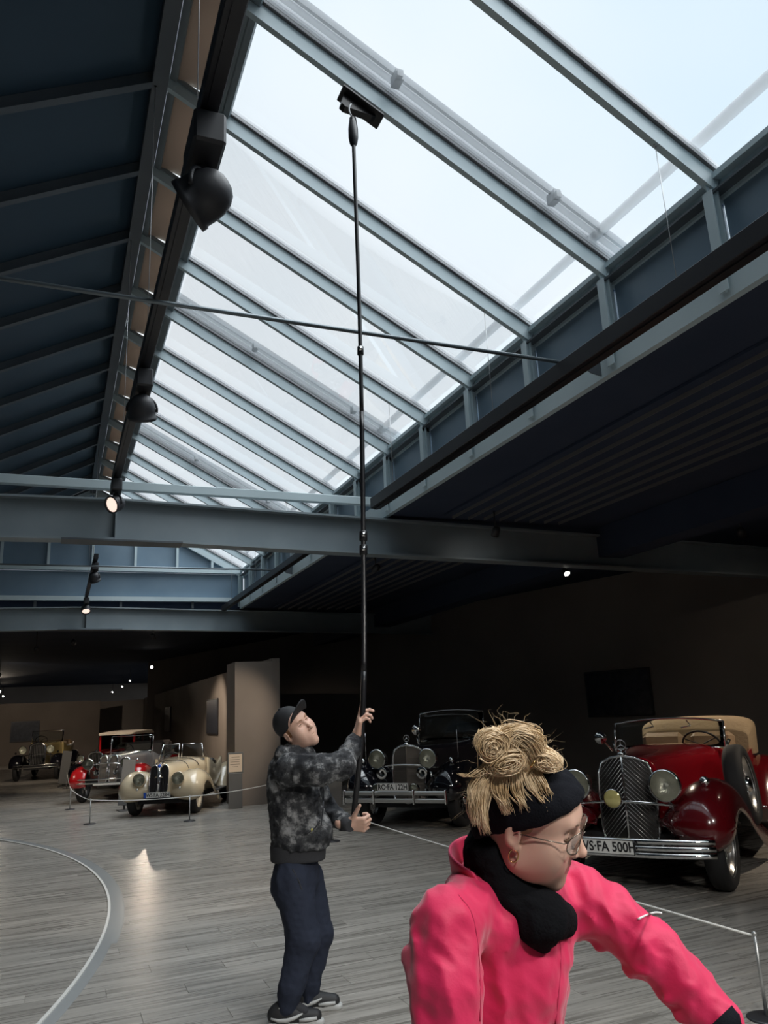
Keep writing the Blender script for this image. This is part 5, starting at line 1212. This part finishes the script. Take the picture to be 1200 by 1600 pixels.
# shoes
gup = up_w; sfw = unit(RW.T @ V(.93, -.36, 0) * V(1, 1, -1))
for (a_, yaw, nm) in ((aR, -.1, 'near'), (aL, .0, 'far')):
    g0 = down(a_, 0.0); fwd = sfw; g = g0 - fwd * .03
    def q(f, s, z): return g + fwd * f + np.cross(gup, fwd) * s + gup * z
    up_pr = [cone_(q(-.04, 0, .065), q(.06, 0, .065), .046, .048, .03), cone_(q(.06, 0, .06), q(.19, 0, .048), .048, .036, .03), cone_(q(-.01, 0, .085), q(.03, 0, .13), .046, .044, .03), cut_(q(0, 0, .026), -gup, .004)]
    sh = figure_part('shoe', [(up_pr, .0055, None)], 'shoe_black', man)
    so = [cone_(q(-.045, 0, .012), q(.06, 0, .012), .044, .044, .02), cone_(q(.06, 0, .012), q(.205, 0, .016), .044, .036, .02), cut_(q(0, 0, .034), gup, .003), cut_(q(0, 0, .001), -gup, .003)]
    figure_part('sole', [(so, .0055, None)], 'shoe_grey', sh)
    for s in (-1, 1):
        def sf(f, z): 
            c0 = q(f, 0, z); dirn = np.cross(gup, fwd) * s
            for r in np.linspace(.07, .02, 60):
                if field(up_pr, (c0 + dirn * r)[None])[0] < .001: return c0 + dirn * (r + .001)
            return c0 + dirn * .04
        fig_tube('side_stripe', [sf(f, z) for f, z in ((-.06, .060), (-.02, .050), (.03, .048), (.08, .062), (.12, .075))], [.006, .010, .013, .010, .004], 'shoe_grey', sh, 6)
        fig_tube('toe_guard', [sf(f, z) for f, z in ((.10, .042), (.15, .044), (.20, .046))], [.009, .012, .009], 'shoe_grey', sh, 6)
    for k in range(4): fig_tube('lace', [q(.045 + .024 * k, -.026, .108 - .012 * k), q(.052 + .024 * k, 0, .121 - .013 * k), q(.045 + .024 * k, .026, .108 - .012 * k)], .0035, 'shoe_grey', sh, 5)
    fig_tube('collar_trim', [q(.012 + .052 * math.cos(a), .047 * math.sin(a), .118 + .022 * math.cos(a)) for a in np.linspace(0, 6.28, 20)[:-1]], .005, 'shoe_grey', sh, 6, closed=True)
# ---- telescopic pole with its cleaning head
pole = empty('telescopic_pole', pole_pts[0]); tag(pole, 'long black telescopic cleaning pole held up against the roof glass', 'pole')
o0 = pole_pts[0]; n_ = len(pole_pts)
MB().tube([p - o0 for p in pole_pts[:20]], .018, 14).build('lower_tube', 'pole_black', pole)
MB().tube([p - o0 for p in pole_pts[19:40]], .0172, 14).build('middle_tube', 'pole_black', pole)
MB().tube([p - o0 for p in pole_pts[39:]], .0155, 14).build('upper_tube', 'pole_black', pole)
for i, c in ((pole_pts[28], 'chrome'), (pole_pts[30], 'chrome')): pass
def clamp(p, r=.028): 
    t = unit(pole_pts[-1] - pole_pts[0]); b = MB().lathe([(r * .8, -.035), (r, -.03), (r, .03), (r * .8, .035)], p - o0, t, 16).build('clamp', 'pole_black', pole); MB().lathe([(0, .045), (.014, .042), (.014, 0), (0, -.005)], p - o0, (-.3, -.9, .1), 12).build('clamp_bolt', 'chrome', b)
def at_px(y): return min(pole_pts, key=lambda p: abs(800 - F_PX * (RW.T @ (p - V(0, 0, CAM_H)))[1] / (RW.T @ (p - V(0, 0, CAM_H)))[2] - y))
for y in (828, 866): clamp(at_px(y))
clamp(at_px(540), .024)
tp = pole_pts[-1] - o0; tdv = unit(pole_pts[-1] - pole_pts[-4])
MB().lathe([(.018, -.10), (.030, -.08), (.040, -.02), (.040, .06), (.034, .12), (.028, .17), (.020, .18)], tp, tdv, 18).build('grip_head', 'pole_black', pole)
mat('hook_white', (.75, .76, .77), .3)
hk = [tp + tdv * .16 + V(-.02, -.03, 0) + V(-.02 * math.sin(a), 0, .12 * a / PI) for a in np.linspace(0, PI, 9)]
MB().tube(hk, .007, 8).build('hook', 'hook_white', pole)
pc = V(tp[0], tp[1], tp[2]) + V(.09, .03, .33); rotp = np.array([SD, V(0, 1, 0), SN]).T
pad = MB(); pad.box(pc + V(0, 0, .0), (.40, .17, .03), rotp, ch=.008); pd = pad.build('cleaning_pad', 'pole_black', pole)
MB().prism([tuple(pc + SD * a + SN * b_) for a, b_ in ((-.17, -.01), (.15, -.01), (.12, -.035), (-.10, -.13), (-.14, -.12))], (0, -.035, 0), (0, .07, 0)).build('pad_bracket', 'pole_black', pole)
